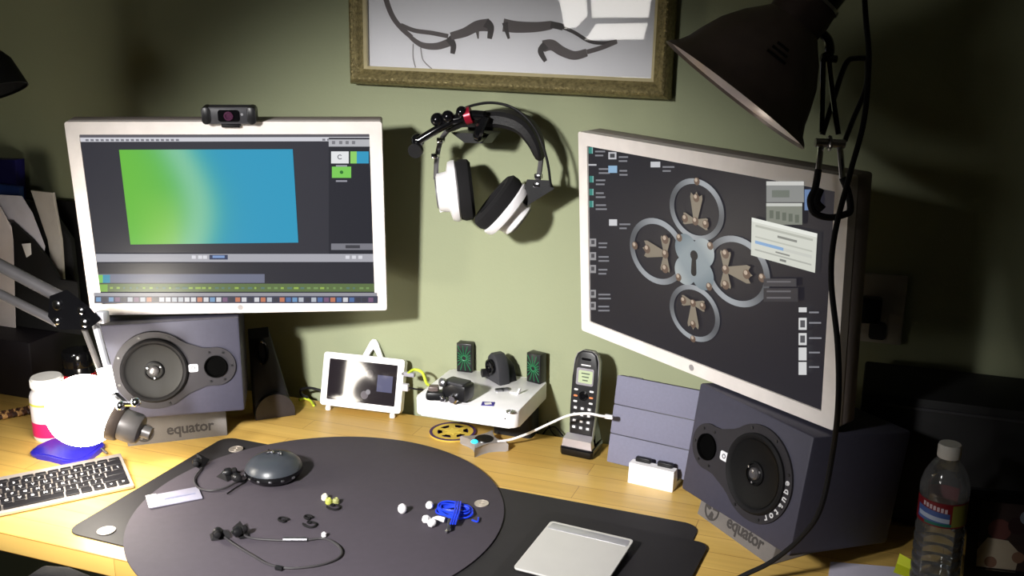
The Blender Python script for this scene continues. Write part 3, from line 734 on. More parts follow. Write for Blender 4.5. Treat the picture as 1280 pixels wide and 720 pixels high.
# ================================================================ desk lamp with the glowing globe
GY = -.50
gc = W(105, 513, GY); gr = 45/F_PX*((gc-CAM).dot(FW))*1.0
AX = (W(185, 541, GY+.03)-gc).normalized()
o = Vector((-2.12, -.50, DESK)); t = thing('desk_lamp', 'jointed grey desk lamp with a glowing white globe', 'lamp', o)
gm = axis_m(gc-o, AX)
bulbm = M('glowing_globe', (255, 252, 245), .5, emit=((255, 246, 230), GLOBE_STRENGTH))
G().ball(gc-o, gr, 40).build('globe', bulbm, t)
LG = M('lamp_grey', (96, 92, 90), .4, .3); LB = M('lamp_brown', (74, 64, 58), .45, .2)
G().lathe([(gr*.52, gr*.80), (gr*.55, gr*.84), (gr*.50, gr*1.08), (gr*.46, gr*1.12)], 32, gm, cap0=False).build('collar', LB, t)
G().lathe([(gr*.44, gr*1.08), (gr*.44, gr*1.55), (gr*.38, gr*1.65), (gr*.18, gr*1.7), (gr*.18, gr*1.95), (0, gr*1.95)], 32, gm, cap0=False).build('socket', LG, t)
AY = -.485
lp = lambda x, y, Y=AY: W(x, y, Y)-o
G().tube([lp(118, 400), lp(137, 468)], .0058, 10, smooth=False).build('fork', M('satin_silver', (205, 205, 212), .35, .4), t)
G().tube([lp(104, 408), lp(128, 470)], .0045, 10, smooth=False).build('fork', LG, t)
G().hull([lp(x, y, AY+dy) for x, y in ((120, 462), (139, 456), (146, 490), (132, 496)) for dy in (-.009, .009)]).build('clevis', M('satin_silver', (205, 205, 212), .35, .4), t)
G().tube([lp(137, 488), lp(150, 500), lp(158, 508, AY-.01)], .006, 10).build('swivel', BLACK, t)
G().tube([lp(148, 505, AY-.03), lp(172, 505, AY-.03)], .004, 8, smooth=False).build('cross_pin', CHROME, t)
for x, y in ((151, 507), (170, 503)): G().ball(lp(x, y, AY-.032), .0075, 12).build('wing_nut', CHROME, t)
# arm tubes: from the joint hub out to the post on the left
hub = lp(88, 385); el = Vector((-1.62, -.36, 1.20))-o
ARM = M('gunmetal_arm', (104, 102, 104), .38, .5)
d_ = (lp(0, 332)-lp(75, 372)); e_ = lp(75, 372)+d_*2.6
d2 = (lp(0, 368)-lp(72, 404)); e2 = lp(72, 404)+d2*2.6
G().tube([lp(78, 373), e_], .0098, 12, smooth=False).build('arm_tube', ARM, t)
G().tube([lp(72, 403), e2], .0072, 12, smooth=False).build('arm_tube', ARM, t)
g = G(); g.hull([lp(x, y, AY+dy) for x, y in ((62, 370), (84, 362), (112, 384), (126, 400), (110, 412), (74, 412), (60, 396)) for dy in (-.016, .016)]); g.build('joint_hub', GLOSSB, t)
for x, y, r in ((72, 381, .008), (72, 401, .006), (102, 388, .006), (106, 403, .007)):
    G().lathe([(r, 0), (r, .003), (r*.6, .005), (0, .005)], 16, axis_m(lp(x, y, AY-.0165), (0, -1, 0))).build('bolt', CHROME, t)
G().box(lp(128, 396, AY-.004), (.016, .014, .018), .002).build('pivot_block', M('satin_silver', (205, 205, 212), .35, .4), t)
top = (e_+e2)/2
G().hull([top+Vector(v) for v in ((-.03, -.015, -.03), (.03, -.015, -.03), (-.03, -.015, .03), (.03, -.015, .03), (-.03, .015, -.03), (.03, .015, -.03), (-.03, .015, .03), (.03, .015, .03))]).build('elbow', GLOSSB, t)
G().tube([top, Vector((0, 0, .10))], .011, 12, smooth=False).build('lower_arm', ARM, t)
G().cyl((0, 0, .0), (0, 0, .11), .018).build('post', BLACK, t); G().lathe([(.085, 0), (.085, .015), (.02, .03)], 32).build('base', BLACK, t)

# ================================================================ files and shelf unit at the left end
def lean_sheet(name, label, cat, pxs, Y, th, mat, dy=0.0, group=None, z_base=None, thing_=True):
    """upright sheet / folder whose outline faces the room; th is its thickness along y"""
    pts = [W(x, y, Y) for x, y in pxs]
    for q, (x, y) in zip(pts, pxs):
        if y >= 366: q.z = FLOORZ+.001
    c = sum(pts, Vector())/len(pts); zb = min(p.z for p in pts); oo = Vector((c.x, Y, zb))
    t = thing(name, label, cat, oo, group=group) if thing_ else None
    G().prism([(p.x-oo.x, p.z-zb) for p in pts], -th, 0, XZ, min(.001, th*.3)).build('sheet' if 'paper' in name or 'sheet' in name else 'cover', mat, t)
    return t
FY = -.17
FLOORZ = .86
t = thing('file_box', 'black file box standing on the desk below the papers', 'file box', (-1.78, -.09, DESK))
G().box((0, 0, (FLOORZ-DESK)/2), (.46, .22, FLOORZ-DESK), .004).build('body', M('black_purple_laminate', (20, 16, 22), .5), t)
G().box((.0, .1125, (FLOORZ-DESK)+.12), (.46, .010, .24), .003).build('back_panel', BLACKM, t)
G().box((-.05, -.1105, .09), (.12, .002, .006)).build('handle', GREYD, t)
NAVY = M('navy_cover', (34, 30, 110), .5); BLUE = M('bright_blue_cover', (50, 84, 170), .45)
CREAM = M('cream_card', (188, 182, 176), .75); LPAP = M('cool_paper', (190, 188, 200), .8)
lean_sheet('book', 'navy blue book standing behind the papers', 'book', [(-60, 198), (19, 200), (26, 370), (-60, 368)], -.01, .025, NAVY)
lean_sheet('book', 'bright blue thin book standing in front of the navy one', 'book', [(-60, 224), (24, 234), (30, 380), (-60, 378)], -.045, .012, BLUE)
lean_sheet('folder', 'cream card folder leaning at the end of the file box', 'folder', [(38, 238), (66, 241), (76, 300), (79, 349), (82, 380), (72, 380), (60, 300)], -.085, .006, CREAM)
lean_sheet('folder', 'black folder standing behind the fanned papers', 'folder', [(30, 250), (62, 262), (88, 300), (98, 392), (20, 392)], -.065, .012, BLACKM)
lean_sheet('paper_sheet', 'curved white paper sheet fanned over the black folder', 'paper', [(-60, 240), (27, 245), (40, 266), (56, 308), (40, 370), (-60, 370)], -.115, .0015, LPAP)
lean_sheet('paper_sheet', 'small white paper corner sticking up from the file box', 'paper', [(-60, 256), (0, 258), (14, 284), (16, 300), (14, 370), (-60, 370)], -.135, .0015, M('warm_paper', (206, 198, 200), .8))
lean_sheet('folder', 'black pocket folder at the front of the file box', 'folder', [(-60, 300), (16, 278), (40, 300), (62, 326), (74, 350), (96, 352), (98, 392), (-60, 392)], -.125, .006, BLACKM)
lean_sheet('paper_sheet', 'torn white slip tucked into the black pocket folder', 'paper', [(27, 305), (38, 304), (39, 318), (33, 322)], -.133, .001, PAPER)

# ================================================================ left end of the desk
def px_len(p, n): return n/F_PX*((p-CAM).dot(FW))
def bottle(x, y, prof, seg=32):
    pass
p = D(67, 545); t = thing('pill_bottle', 'white pill bottle with a pink label beside the lamp globe', 'bottle', (p.x, p.y, DESK))
PB = M('pill_white', (236, 232, 232), .35)
rb = px_len(p, 22)
G().lathe([(rb*.94, 0), (rb, .004), (rb, .082), (rb*.92, .089), (rb*.70, .094), (rb*.70, .098)], 32).build('body', PB, t)
c_ = G().lathe([(rb*.84, .096), (rb*.86, .098), (rb*.86, .113), (rb*.80, .116), (0, .116)], 32).build('cap', WHITE, t)
g = G()
for k in range(36):
    a = 2*math.pi*k/36; g.box((rb*.862*math.cos(a), rb*.862*math.sin(a), .1055), (.0014, .0014, .013), rot=(0, 0, a))
g.build('ribs', WHITE, c_)
lab = G().lathe([(rb+.0004, .008), (rb+.0004, .078)], 32, cap0=False, cap1=False).build('label', M('label_white', (238, 232, 236), .5), t)
G().lathe([(rb+.0008, .009), (rb+.0008, .036)], 32, cap0=False, cap1=False).build('pink_band', M('label_pink', (214, 30, 100), .5), lab)
G().lathe([(rb+.0008, .068), (rb+.0008, .072)], 32, cap0=False, cap1=False).build('yellow_band', M('label_yellow', (222, 222, 90), .5), lab)
p = D(104, 508); t = thing('supplement_jar', 'dark glossy jar with a red band behind the pill bottle', 'jar', (p.x, p.y, DESK))
rj = .030
G().lathe([(rj*.95, 0), (rj, .004), (rj, .078), (rj*.9, .088)], 32).build('body', M('dark_jar', (14, 14, 16), .15), t)
G().lathe([(rj*.92, .086), (rj*.95, .088), (rj*.95, .112), (rj*.85, .117), (0, .117)], 32).build('lid', GLOSSB, t)
G().lathe([(rj+.0005, .050), (rj+.0005, .072)], 32, cap0=False, cap1=False).build('red_band', M('red_label', (190, 20, 40), .4), t)
# blue pouch
pp = [D(38, 570), D(62, 577), D(98, 583), D(130, 563), D(124, 558), D(80, 552), D(62, 556)]
c0 = sum(pp, Vector())/len(pp); t = thing('pouch', 'glossy blue pouch lying under the lamp globe', 'pouch', c0)
BLUEP = M('blue_vinyl', (46, 40, 168), .3, var=.1)
q_ = [(v.x-c0.x, v.y-c0.y) for v in pp]
q_ = [(v.x, v.y) for v in smooth_path([Vector((a, b, 0)) for a, b in q_], 4, True)]
G().prism(q_, 0, .009, None, .0035, 3).build('body', BLUEP, t)
G().prism([(a*.9, b*.9) for a, b in q_], .009, .0105, None, .0005).build('flap', BLUEP, t)
zp = [D(127, 561, .748)-c0, D(134, 567, .748)-c0]; G().tube(zp, .0022, 6, smooth=False).build('zip_pull', STEEL, t)
# braided strap
t0, t1 = D(-40, 532), D(60, 512); L_ = (t1-t0); n_ = Vector((-L_.y, L_.x, 0)).normalized()
t = thing('braided_strap', 'brown braided leather strap lying behind the pill bottle', 'strap', (t0+t1)/2)
c0 = (t0+t1)/2
for k, (cc, off) in enumerate((((70, 40, 24), 0), ((168, 128, 80), 2.1), ((50, 28, 20), 4.2))):
    pts = []
    for i in range(49):
        f = i/48; a = f*34+off; pts.append(t0.lerp(t1, f)-c0+n_*(.010*math.sin(a))+Vector((0, 0, .008+.0035*math.cos(a*2))))
    G().tube(pts, .0042, 8, 1).build('strand', M('leather_%d' % k, cc, .6), t)
# keyboard
br_ = D(168, 607, .746); yaw = R_(50.5); KL, KD = .275, .120
KM = Matrix.Translation((br_.x, br_.y, DESK)) @ Matrix.Rotation(yaw, 4, 'Z') @ Matrix.Translation((-KL, 0, 0)) @ Matrix.Rotation(R_(4.5), 4, 'X')
t = thing('keyboard', 'compact silver keyboard with black keys near the front edge of the desk', 'keyboard', m=KM)
G().box((KL/2, KD/2, .0045), (KL, KD, .006), .0022).build('plate', M('silver_plate', (206, 196, 190), .35, .5), t)
G().prism(circ(.009, 18), 0, KL-.02, Matrix.Translation((.01, KD-.009, -.0016)) @ Matrix.Rotation(R_(90), 4, 'Y') @ Matrix.Scale(.55, 4, (1, 0, 0))).build('battery_tube', M('silver_plate', (206, 196, 190), .35, .5), t)
KEY = M('key_black', (24, 23, 27), .45); LEG = M('key_legend', (226, 224, 226), .5)
mesh_cache = {}; leg_cache = {}
def keycap(x, y, w, h, ch):
    kk = (round(w, 4), round(h, 4))
    if kk not in mesh_cache:
        ko = G().prism(rrect(w, h, .0016, 2), 0, .0028, None, .0005, 1).build('key', KEY, t); mesh_cache[kk] = ko.data
    else:
        ko = bpy.data.objects.new('key', mesh_cache[kk]); COL.objects.link(ko); ko.parent = t
    ko.location = (x+w/2, y+h/2, .0076)
    if ch:
        lo_ = text_obj('legend', ch, .0082 if len(ch) == 1 else .0052, LEG, ko, Matrix.Translation((0 if len(ch) == 1 else -.001, 0, .0029)), .00005, bold=.00025) if ch not in leg_cache else None
        if lo_ is None:
            lo_ = bpy.data.objects.new('legend', leg_cache[ch]); COL.objects.link(lo_); lo_.parent = ko; lo_.location = (0, 0, .0029)
        else: leg_cache[ch] = lo_.data
gp = .0026; x0, x1 = .006, KL-.006; tw = x1-x0
def row(y, h, spec):
    tot = sum(s for s, _ in spec); uw = (tw-gp*(len(spec)-1))/tot; x = x0
    for s_, ch in spec: keycap(x, y, uw*s_, h, ch); x += uw*s_+gp
hh = .0148; y = .007
row(y, hh, [(1, 'fn'), (1, '^'), (1, ''), (1.25, ''), (5.4, ''), (1.25, ''), (1, ''), (1, '<'), (1, 'v'), (1, '>')]); y += hh+gp
row(y, hh, [(2.3, '')]+[(1, c) for c in 'ZXCVBNM,./']+[(2.3, '')]); y += hh+gp
row(y, hh, [(1.8, '')]+[(1, c) for c in "ASDFGHJKL;'"]+[(1.8, '')]); y += hh+gp
row(y, hh, [(1.5, '')]+[(1, c) for c in 'QWERTYUIOP[]']+[(1, '\\')]); y += hh+gp
row(y, hh, [(1, c) for c in '`1234567890-=']+[(1.5, '')]); y += hh+gp
row(y, .0085, [(1, 'esc')]+[(1, '')]*13)

# black half-round stand under the editor monitor
p0, p1 = D(313, 527), D(363, 520); c0 = (p0+p1)/2+Vector((.008, .006, 0)); yw = math.atan2(p1.y-p0.y, p1.x-p0.x)
t = thing('gadget_stand', 'black half-round stand between the speaker and the green wall', 'stand', c0, yw)
hw = (p1-p0).length/2
pr = [(hw*math.cos(a), .048*math.sin(a)**.8 if math.sin(a) > 0 else 0) for a in [math.pi*i/20 for i in range(21)]]
G().prism(pr, -.012, .0, XZ, .002).build('front_disc', M('charcoal_plastic', (48, 44, 46), .4), t)
G().hull([Vector((hw*.95*math.cos(a), .012, .046*max(0, math.sin(a)))) for a in [math.pi*i/10 for i in range(11)]]+[Vector(v) for v in ((-.034, .058, .165), (.004, .058, .165), (-.034, .040, .15), (.002, .040, .15), (hw*.95, .05, 0), (-hw*.95, .05, 0))]).build('body', BLACKM, t)
G().torus(axis_m((-.014, .030, .125), (.2, -1, .2)) @ Matrix.Diagonal((.55, 1.2, 1, 1)), .018, .0035, 24, 8).build('loop_handle', GLOSSB, t)

# ================================================================ small touch display on its easel
a, b = D(403, 503, .752), D(497, 518, .752); pw = (b-a).length+.004; yw = math.atan2(b.y-a.y, b.x-a.x); ph = .103
pc = Vector(((a.x+b.x)/2, (a.y+b.y)/2, .7505)); sp_ = W(436, 476, pc.y+.012)
nb_ = ((CAM-sp_).normalized()+(gc-sp_).normalized()).normalized()      # the screen leans so that it mirrors the lamp globe
TM = Matrix.Translation(pc) @ Matrix.Rotation(math.atan2(nb_.x, -nb_.y), 4, 'Z') @ Matrix.Rotation(-math.asin(nb_.z), 4, 'X')
t = thing('touch_display', 'small white-cased touch display leaning near the wall', 'display', m=TM)
WC = M('white_case', (240, 238, 240), .3)
G().ring_prism(rrect(pw, ph, .006, 4, 0, ph/2), rrect(pw-.026, ph-.024, .002, 4, 0, ph/2), -.012, .0, XZ).build('case', WC, t)
G().prism(rrect(pw-.004, ph-.004, .005, 4, 0, ph/2), -.02, -.0122, XZ).build('back_cover', WC, t)
P = Paint(); iw, ih = pw-.026, ph-.024; z0 = .012
P.rect(-iw/2, z0, iw/2, z0+ih, (34, 26, 30))
P.rect(iw*.22, z0+ih*.32, iw*.44, z0+ih*.72, (96, 96, 124)); P.disc(iw*.10, z0+ih*.72, .008, (66, 58, 62)); P.disc(iw*.05, z0+ih*.2, .008, (120, 112, 116)); P.disc(iw*.10, z0+ih*.28, .005, (150, 146, 150))
P.build('screen', screen_mat('touch_screen', 1.0, .08, .5), t, Matrix.Translation((0, .001, 0)))
for sx in (-1, 1): G().lathe([(.005, -.004), (.006, .0), (.004, .008)], 14, Matrix.Translation((sx*pw*.40, .004, -.006))).build('foot', WC, t)
ag = [(-.024, 0), (-.009, .030), (-.004, .036), (.004, .036), (.009, .030), (.024, 0), (.013, 0), (.004, .014), (.0, .020), (-.004, .012), (-.010, 0)]
G().prism([(x_*.95+.008, y_+ph-.004) for x_, y_ in ag], -.028, -.021, XZ, .0015).build('easel', WC, t)
lime = M('lime_cable', (196, 214, 60), .5); GC = M('grey_connector', (150, 148, 160), .5)
tag(G().tube([W(510, 467, -.034), W(518, 462, -.02), W(528, 466, -.02), W(534, 480, -.03), W(545, 484, -.08)], .0028, 8).build('usb_cable', lime), 'lime green cable plugged into the small touch display', 'cable')
t = thing('usb_plug', 'grey upper plug in the side of the small touch display', 'plug', W(512, 468, -.03)); G().box((0, 0, 0), (.022, .009, .008), .0015).build('shell', GC, t); G().box((-.012, 0, 0), (.006, .007, .004)).build('tip', STEEL, t)
t = thing('usb_plug', 'pale lower plug with a black lead beside the small touch display', 'plug', W(507, 484, -.03)); G().box((0, 0, 0), (.014, .010, .014), .002).build('shell', M('pale_plug', (190, 188, 196), .5), t); G().tube([(.007, 0, 0), (.022, .0, -.001), (.045, -.01, .004)], .0018, 6).build('lead', RUBBER, t)
tag(G().tube([W(404, 489, -.015), W(388, 485, -.015), W(377, 487, -.012), W(377, 493, -.012), W(385, 497, -.01)], .0028, 8).build('lead', BLACK), 'short black lead looping behind the small touch display', 'cable')
tag(G().tube([D(374, 500, .743), D(380, 498, .744), D(388, 501, .743), D(392, 507, .743)], .0025, 8).build('lead', lime), 'end of a lime green lead on the desk at the wall', 'cable')

# ================================================================ white box on its riser and what lies on it
TZ = .836
bx0, bx1, by0, by1 = -.744, -.552, -.142, .026
cx0, cy0 = (bx0+bx1)/2, (by0+by1)/2
t = thing('white_box', 'white square box with rounded corners on a dark riser', 'box', (cx0, cy0, DESK))
G().prism(rrect(bx1-bx0, by1-by0, .014, 5), TZ-DESK-.031, TZ-DESK, None, .003).build('shell', WC, t)
G().prism(rrect(.075, .048, .008, 3, 0.045, .052), 0, TZ-DESK-.031, None).build('riser', BLACKM, t)
G().prism(circ(.0014, 8), 0, .0005, Matrix.Translation((.075, -(by1-by0)/2, TZ-DESK-.014)) @ Matrix.Rotation(R_(90), 4, 'X')).build('led', BLACK, t)
def T(x, y): return D(x, y, TZ)
# fan-patterned mini boxes
GRN = M('green_ribs', (40, 120, 76), .4)
def mini(x, y, yaw, label):
    p = T(x, y); p.y = min(p.y, WALL-.016); t = thing('mini_speaker', label, 'mini speaker', (p.x, p.y, TZ), R_(yaw), group='mini speakers on the white box')
    w, h, d = .030, .056, .020
    G().box((0, d/2-.004, h/2), (w, d, h), .0015).build('body', BLACK, t)
    for k in range(16):
        a = 2*math.pi*k/16+.1; r0 = .0055; r1 = min((w/2-.0025)/max(1e-3, abs(math.cos(a))), (h/2-.004)/max(1e-3, abs(math.sin(a))))
        q0, q1 = Vector((r0*math.cos(a), -.0045, h/2+r0*math.sin(a))), Vector((r1*math.cos(a), -.0045, h/2+r1*math.sin(a)))
        G().tube([q0, q1], .0008, 4, smooth=False).build('rib', GRN, t)
    G().torus(axis_m((0, -.0045, h/2), (0, -1, 0)), .0048, .0009, 18, 5).build('ring', GRN, t)
mini(583, 463, 4, 'little black speaker with green sunburst ribs, beside the black arch'); mini(668, 478, -16, 'little black speaker with green sunburst ribs at the box corner by the phone')
# black arch gadget
p = T(622, 476); t = thing('arch_camera', 'black arch-shaped gadget with a round lens between two mini speakers', 'gadget', (p.x, p.y, TZ), R_(-38))
ap = [(-.025, 0), (-.023, .026), (-.015, .046), (-.006, .054), (.006, .054), (.015, .046), (.023, .026), (.025, 0)]
G().prism(ap, -.012, .012, XZ, .003).build('body', GREYD, t)
G().hull([Vector((x_*.8, .011, y_*.93)) for x_, y_ in ap]+[Vector(v) for v in ((-.018, .03, 0), (.018, .03, 0), (-.008, .03, .03), (.008, .03, .03))]).build('back', BLACK, t)
G().lathe([(.014, 0), (.014, .006), (.011, .007), (.009, .003), (0, .002)], 24, axis_m((0, -.012, .03), (0, -1, 0))).build('lens', GLOSSB, t)
G().lathe([(.008, 0), (.008, .012), (.005, .013)], 18, axis_m((-.014, -.012, .014), (-.3, -1, 0))).build('port', BLACK, t)
# power gadget cluster
p = T(573, 500); t = thing('adapter', 'black blocky adapter with silver knobs on the white box', 'adapter', (p.x, p.y, TZ), R_(-12))
G().box((.0, 0, .020), (.050, .034, .032), .007, rot=(0, R_(4), 0)).build('body', BLACK, t)
G().box((.0, -.002, .034), (.040, .028, .006), .002).build('top_plate', GREYD, t)
G().lathe([(.0085, 0), (.0085, .008), (.006, .011), (0, .011)], 18, axis_m((.005, -.017, .010), (.1, -1, .05))).build('knob', CHROME, t)
G().lathe([(.0075, 0), (.0075, .006), (.004, .009), (0, .009)], 18, axis_m((-.018, -.017, .034), (-.3, -1, .3))).build('knob', STEEL, t)
p = T(545, 499); t = thing('plug_adapter', 'small black plug with a chrome tip at the edge of the white box', 'plug', (p.x, p.y, TZ), R_(18))
G().box((0, 0, .008), (.034, .022, .016), .005).build('body', BLACK, t)
G().box((-.004, .004, .018), (.018, .016, .012), .003).build('hump', M('dark_bronze_enamel', (58, 50, 48)), t)
G().lathe([(.005, 0), (.005, .008), (.003, .010), (0, .010)], 14, axis_m((.012, -.010, .007), (.3, -1, -.1))).build('tip', CHROME, t)
# sticker, coin, buckle, clip
p = T(610, 505); t = thing('sticker', 'blue and white square sticker on the white box', 'sticker', (p.x, p.y, TZ), R_(14))
G().box((0, 0, .0004), (.022, .017, .0008)).build('sheet', M('sticker_blue', (58, 48, 140), .5), t); G().box((0, .0, .0010), (.012, .009, .0004), rot=(0, 0, .3)).build('mark', WHITE, t)
def coin(p, r, label, grp=None, mat=None):
    t = thing('coin', label, 'coin', p, group=grp)
    G().lathe([(r*.97, 0), (r, .0004), (r, .0014), (r*.97, .0018), (r*.90, .0018), (r*.89, .0014), (0, .0014)], 28).build('disc', mat or STEEL, t)
    G().ring_prism(circ(r*.42, 14), circ(r*.3, 14), .0014, .0018).build('relief', mat or STEEL, t)
coin(T(638, 515), .0075, 'grey coin at the corner of the white box')
p = T(628, 488); t = thing('buckle', 'small dark metal buckle lying on the white box', 'buckle', (p.x, p.y, TZ), R_(35))
G().ring_prism(rrect(.026, .012, .003, 3), rrect(.018, .006, .001, 3), 0, .003).build('frame', STEEL, t); G().box((0, 0, .0015), (.003, .012, .003)).build('pin', GREYD, t)
p = T(645, 492); t = thing('clip', 'white bent plastic clip standing on the white box', 'clip', (p.x, p.y, TZ), R_(-10))
G().prism([(-.012, 0), (-.010, .003), (.004, .003), (.007, .012), (.010, .011), (.006, 0)], -.004, .004, XZ, .0005).build('clip_body', WC, t)

# coaster
p = D(566, 541); p.y = min(p.y, -.052); t = thing('coaster', 'round yellow coaster with a purple star pattern under the white box', 'coaster', (p.x, p.y, DESK))
rc_ = .043; YEL = M('coaster_yellow', (196, 170, 70), .6); PUR = M('coaster_purple', (64, 36, 84), .6)
G().lathe([(rc_, 0), (rc_, .003), (0, .003)], 40).build('disc', YEL, t)
G().ring_prism(circ(rc_, 40), circ(rc_*.88, 40), .003, .0036).build('rim', PUR, t)
for k in range(6):
    a0 = 60*k; G().ring_prism(circ(rc_*.66, 6, 0, 0, a0+8, a0+46), circ(rc_*.46, 6, 0, 0, a0+14, a0+40), .003, .0035).build('segment', PUR, t)
st = []
for k in range(12): rr = rc_*(.40 if k % 2 == 0 else .2); st.append((rr*math.cos(R_(30*k)), rr*math.sin(R_(30*k))))
G().prism(st, .003, .0036).build('star', M('coaster_gold', (214, 190, 84), .5), t)
# grey hub with a blue light
p = D(605, 560); q = D(589, 577)-p; HUBA = math.atan2(q.y, q.x)-R_(45); t = thing('hub', 'grey concave-sided hub with a glowing blue light', 'hub', (p.x, p.y, DESK), HUBA)
n_pts = []
for k in range(4):
    a0 = R_(45+90*k); A = Vector((.046*math.cos(a0), .046*math.sin(a0))); a1 = R_(135+90*k); B = Vector((.046*math.cos(a1), .046*math.sin(a1)))
    mdl = (A+B)/2*.18
    for f in (0, .04, .25, .5, .75, .96):
        q = A*(1-f)**2+mdl*2*f*(1-f)+B*f*f; n_pts.append((q.x, q.y))
G().prism(n_pts, 0, .017, None, .002).build('body', M('hub_grey', (150, 146, 144), .35, .2), t)
G().lathe([(.017, .017), (.016, .019), (0, .019)], 24).build('top_disc', BLACK, t)
lx = D(593, 551, .76)
led = G().ball((lx.x-p.x, lx.y-p.y, .0185), .0065, 14, (1, 1, .5)).build('light', M('cyan_led', (60, 200, 230), .3, emit=((40, 190, 230), 1.6)), None)
led.parent = t; led.matrix_basis = Matrix.Rotation(-HUBA, 4, 'Z')
tag(G().tube([D(622, 552, .757), D(640, 549, .758), D(662, 541, .77), W(690, 528, -.09), W(712, 519, -.105), W(735, 517, -.115), W(752, 520, -.115), W(764, 521, -.108)], .0022, 8).build('charging_cable', WC), 'white charging cable from the grey hub to the tablet', 'cable')
e_ = W(761, 521, -.109); t = thing('cable_plug', 'white plug where the charging cable meets the tablet', 'plug', e_); G().box((0, 0, 0), (.014, .006, .007), .0015).build('shell', WC, t)
# loose black wires behind the desk edge
for k, pts in enumerate([((662, 522), (668, 535), (676, 545), (690, 549)), ((676, 548), (684, 536), (694, 534), (704, 545)), ((684, 526), (690, 540), (700, 548), (712, 548))]):
    tag(G().tube([W(x_, y_, .012+.003*k) for x_, y_ in pts], .0014, 6).build('wire', RUBBER), ('thin black wire at the wall nearest the white box', 'thin black wire arching up between two others at the wall', 'thin black wire at the wall nearest the cordless phone')[k], 'wire', 'tangled wires at the wall')

# ================================================================ cordless phone
pb = (D(700, 566)+D(745, 572))/2
t = thing('cordless_phone', 'black and silver cordless phone standing in its cradle', 'phone', (pb.x+.002, pb.y+.02, DESK), R_(-6))
ck = [(-.031, -.026), (-.027, -.031), (.027, -.031), (.031, -.026), (.026, .03), (.018, .034), (-.018, .034), (-.026, .03)]
G().prism(ck, 0, .016, None, .003).build('cradle', GLOSSB, t)
G().hull([(-.029, -.028, .008), (.029, -.028, .008), (-.026, -.026, .030), (.026, -.026, .030), (-.024, -.012, .036), (.024, -.012, .036), (-.028, -.01, .008), (.028, -.01, .008)]).build('cradle_front', M('phone_silver', (190, 186, 194), .25, .6), t)
G().hull([(-.024, .002, .012), (.024, .002, .012), (-.020, .006, .062), (.020, .006, .062), (-.024, .03, .012), (.024, .03, .012), (-.017, .026, .060), (.017, .026, .060)]).build('cradle_back', GLOSSB, t)
HM = Matrix.Translation((0, -.012, .026)) @ Matrix.Rotation(R_(-9), 4, 'X')
hl = .158
outline = [(-.021, 0), (.021, 0), (.023, .05), (.0235, .11), (.0225, .14), (.018, .152), (.009, hl), (-.009, hl), (-.018, .152), (-.0225, .14), (-.0235, .11), (-.023, .05)]
hs = G().prism(outline, -.020, .0, XZ, .004, 3).build('handset', BLACK, t, m=HM)
G().ring_prism([(x_*1.02, y_) for x_, y_ in outline], [(x_*.90, y_*.985+.001) for x_, y_ in outline], -.012, -.002, XZ).build('side_trim', M('phone_silver', (190, 186, 194), .25, .6), hs)
G().prism(rrect(.032, .030, .003, 3, 0, .112), .0, .0008, XZ).build('screen_frame', M('phone_silver', (190, 186, 194), .25, .6), hs)
G().prism(rrect(.026, .022, .002, 3, 0.001, .112), .0008, .0012, XZ).build('display', M('phone_lcd', (160, 172, 140), .25, emit=((150, 162, 128), .25)), hs)
for r_ in range(3): G().prism(rrect(.016-.003*r_, .0022, .0004, 1, 0.001, .118-.006*r_), .0012, .0014, XZ).build('readout', M('lcd_ink', (70, 82, 66), .5), hs)
G().prism(rrect(.018, .004, .002, 3, 0, .143), .0, .0006, XZ).build('earpiece', GLOSSB, hs)
G().prism(rrect(.018, .002, .0005, 1, 0, .1325), .0, .0005, XZ).build('maker_mark', LEG, hs)
G().lathe([(.0085, 0), (.0085, .0014), (.005, .002), (.0045, .001), (0, .001)], 20, axis_m((0, 0, .078), (0, -1, 0))).build('nav_key', GLOSSB, hs)
for sx in (-1, 1):
    for zz, cc in ((.088, LEG), (.077, M('orange_mark', (206, 120, 70), .5)), (.067, LEG)): G().prism(rrect(.007, .003, .001, 2, sx*.0145, zz), .0, .0009, XZ).build('soft_key', cc, hs)
for r_ in range(4):
    for c_i in range(3):
        kk = G().prism(rrect(.010, .0068, .002, 2, (c_i-1)*.0130, .056-.0115*r_), .0, .0012, XZ).build('key', GREYD, hs)
        G().prism(rrect(.0052, .0040, .0008, 2, (c_i-1)*.0130, .056-.0115*r_), .0012, .0015, XZ).build('legend', LEG, kk)

# ================================================================ tablet in its dock
c0 = (D(785, 604)+D(846, 613))/2; dw = .078
t = thing('tablet_dock', 'white tablet dock standing in front of the grey tablet cover', 'dock', (c0.x, c0.y+.02, DESK), R_(-8))
mm = Matrix(((0, 0, 1, -dw/2), (1, 0, 0, 0), (0, 1, 0, 0), (0, 0, 0, 1)))
G().prism([(-.024, 0), (-.020, .034), (-.004, .034), (-.004, .0085), (.034, .0085), (.034, .018), (.036, .018), (.040, 0)], 0, dw, mm, .0015).build('body', WC, t)
for sx in (-1, 1): G().box((sx*.019, -.006, .0375), (.026, .010, .008), .002).build('rest_pad', BLACK, t)
tb = Vector((c0.x-.014, c0.y+.029, DESK+.0115)); TBM = Matrix.Translation(tb) @ Matrix.Rotation(R_(-10), 4, 'Z') @ Matrix.Rotation(R_(-13), 4, 'X')
t = thing('tablet', 'tablet in a grey folding cover leaning in the white dock', 'tablet', m=TBM)
COV = M('grey_cover', (112, 112, 132), .7, var=.04, scale=200, bump=.1); tw_, th_ = .152, .150
G().prism(rrect(tw_, th_, .007, 4, 0, th_/2), -.0082, -.0025, XZ, .0015).build('back_shell', GREYD, t)
for k in range(3):
    G().prism(rrect(tw_, th_/3-.0012, .002, 2, 0, th_/3*(k+.5)), -.0024, .0, XZ, .0008).build('cover_panel', COV, t)
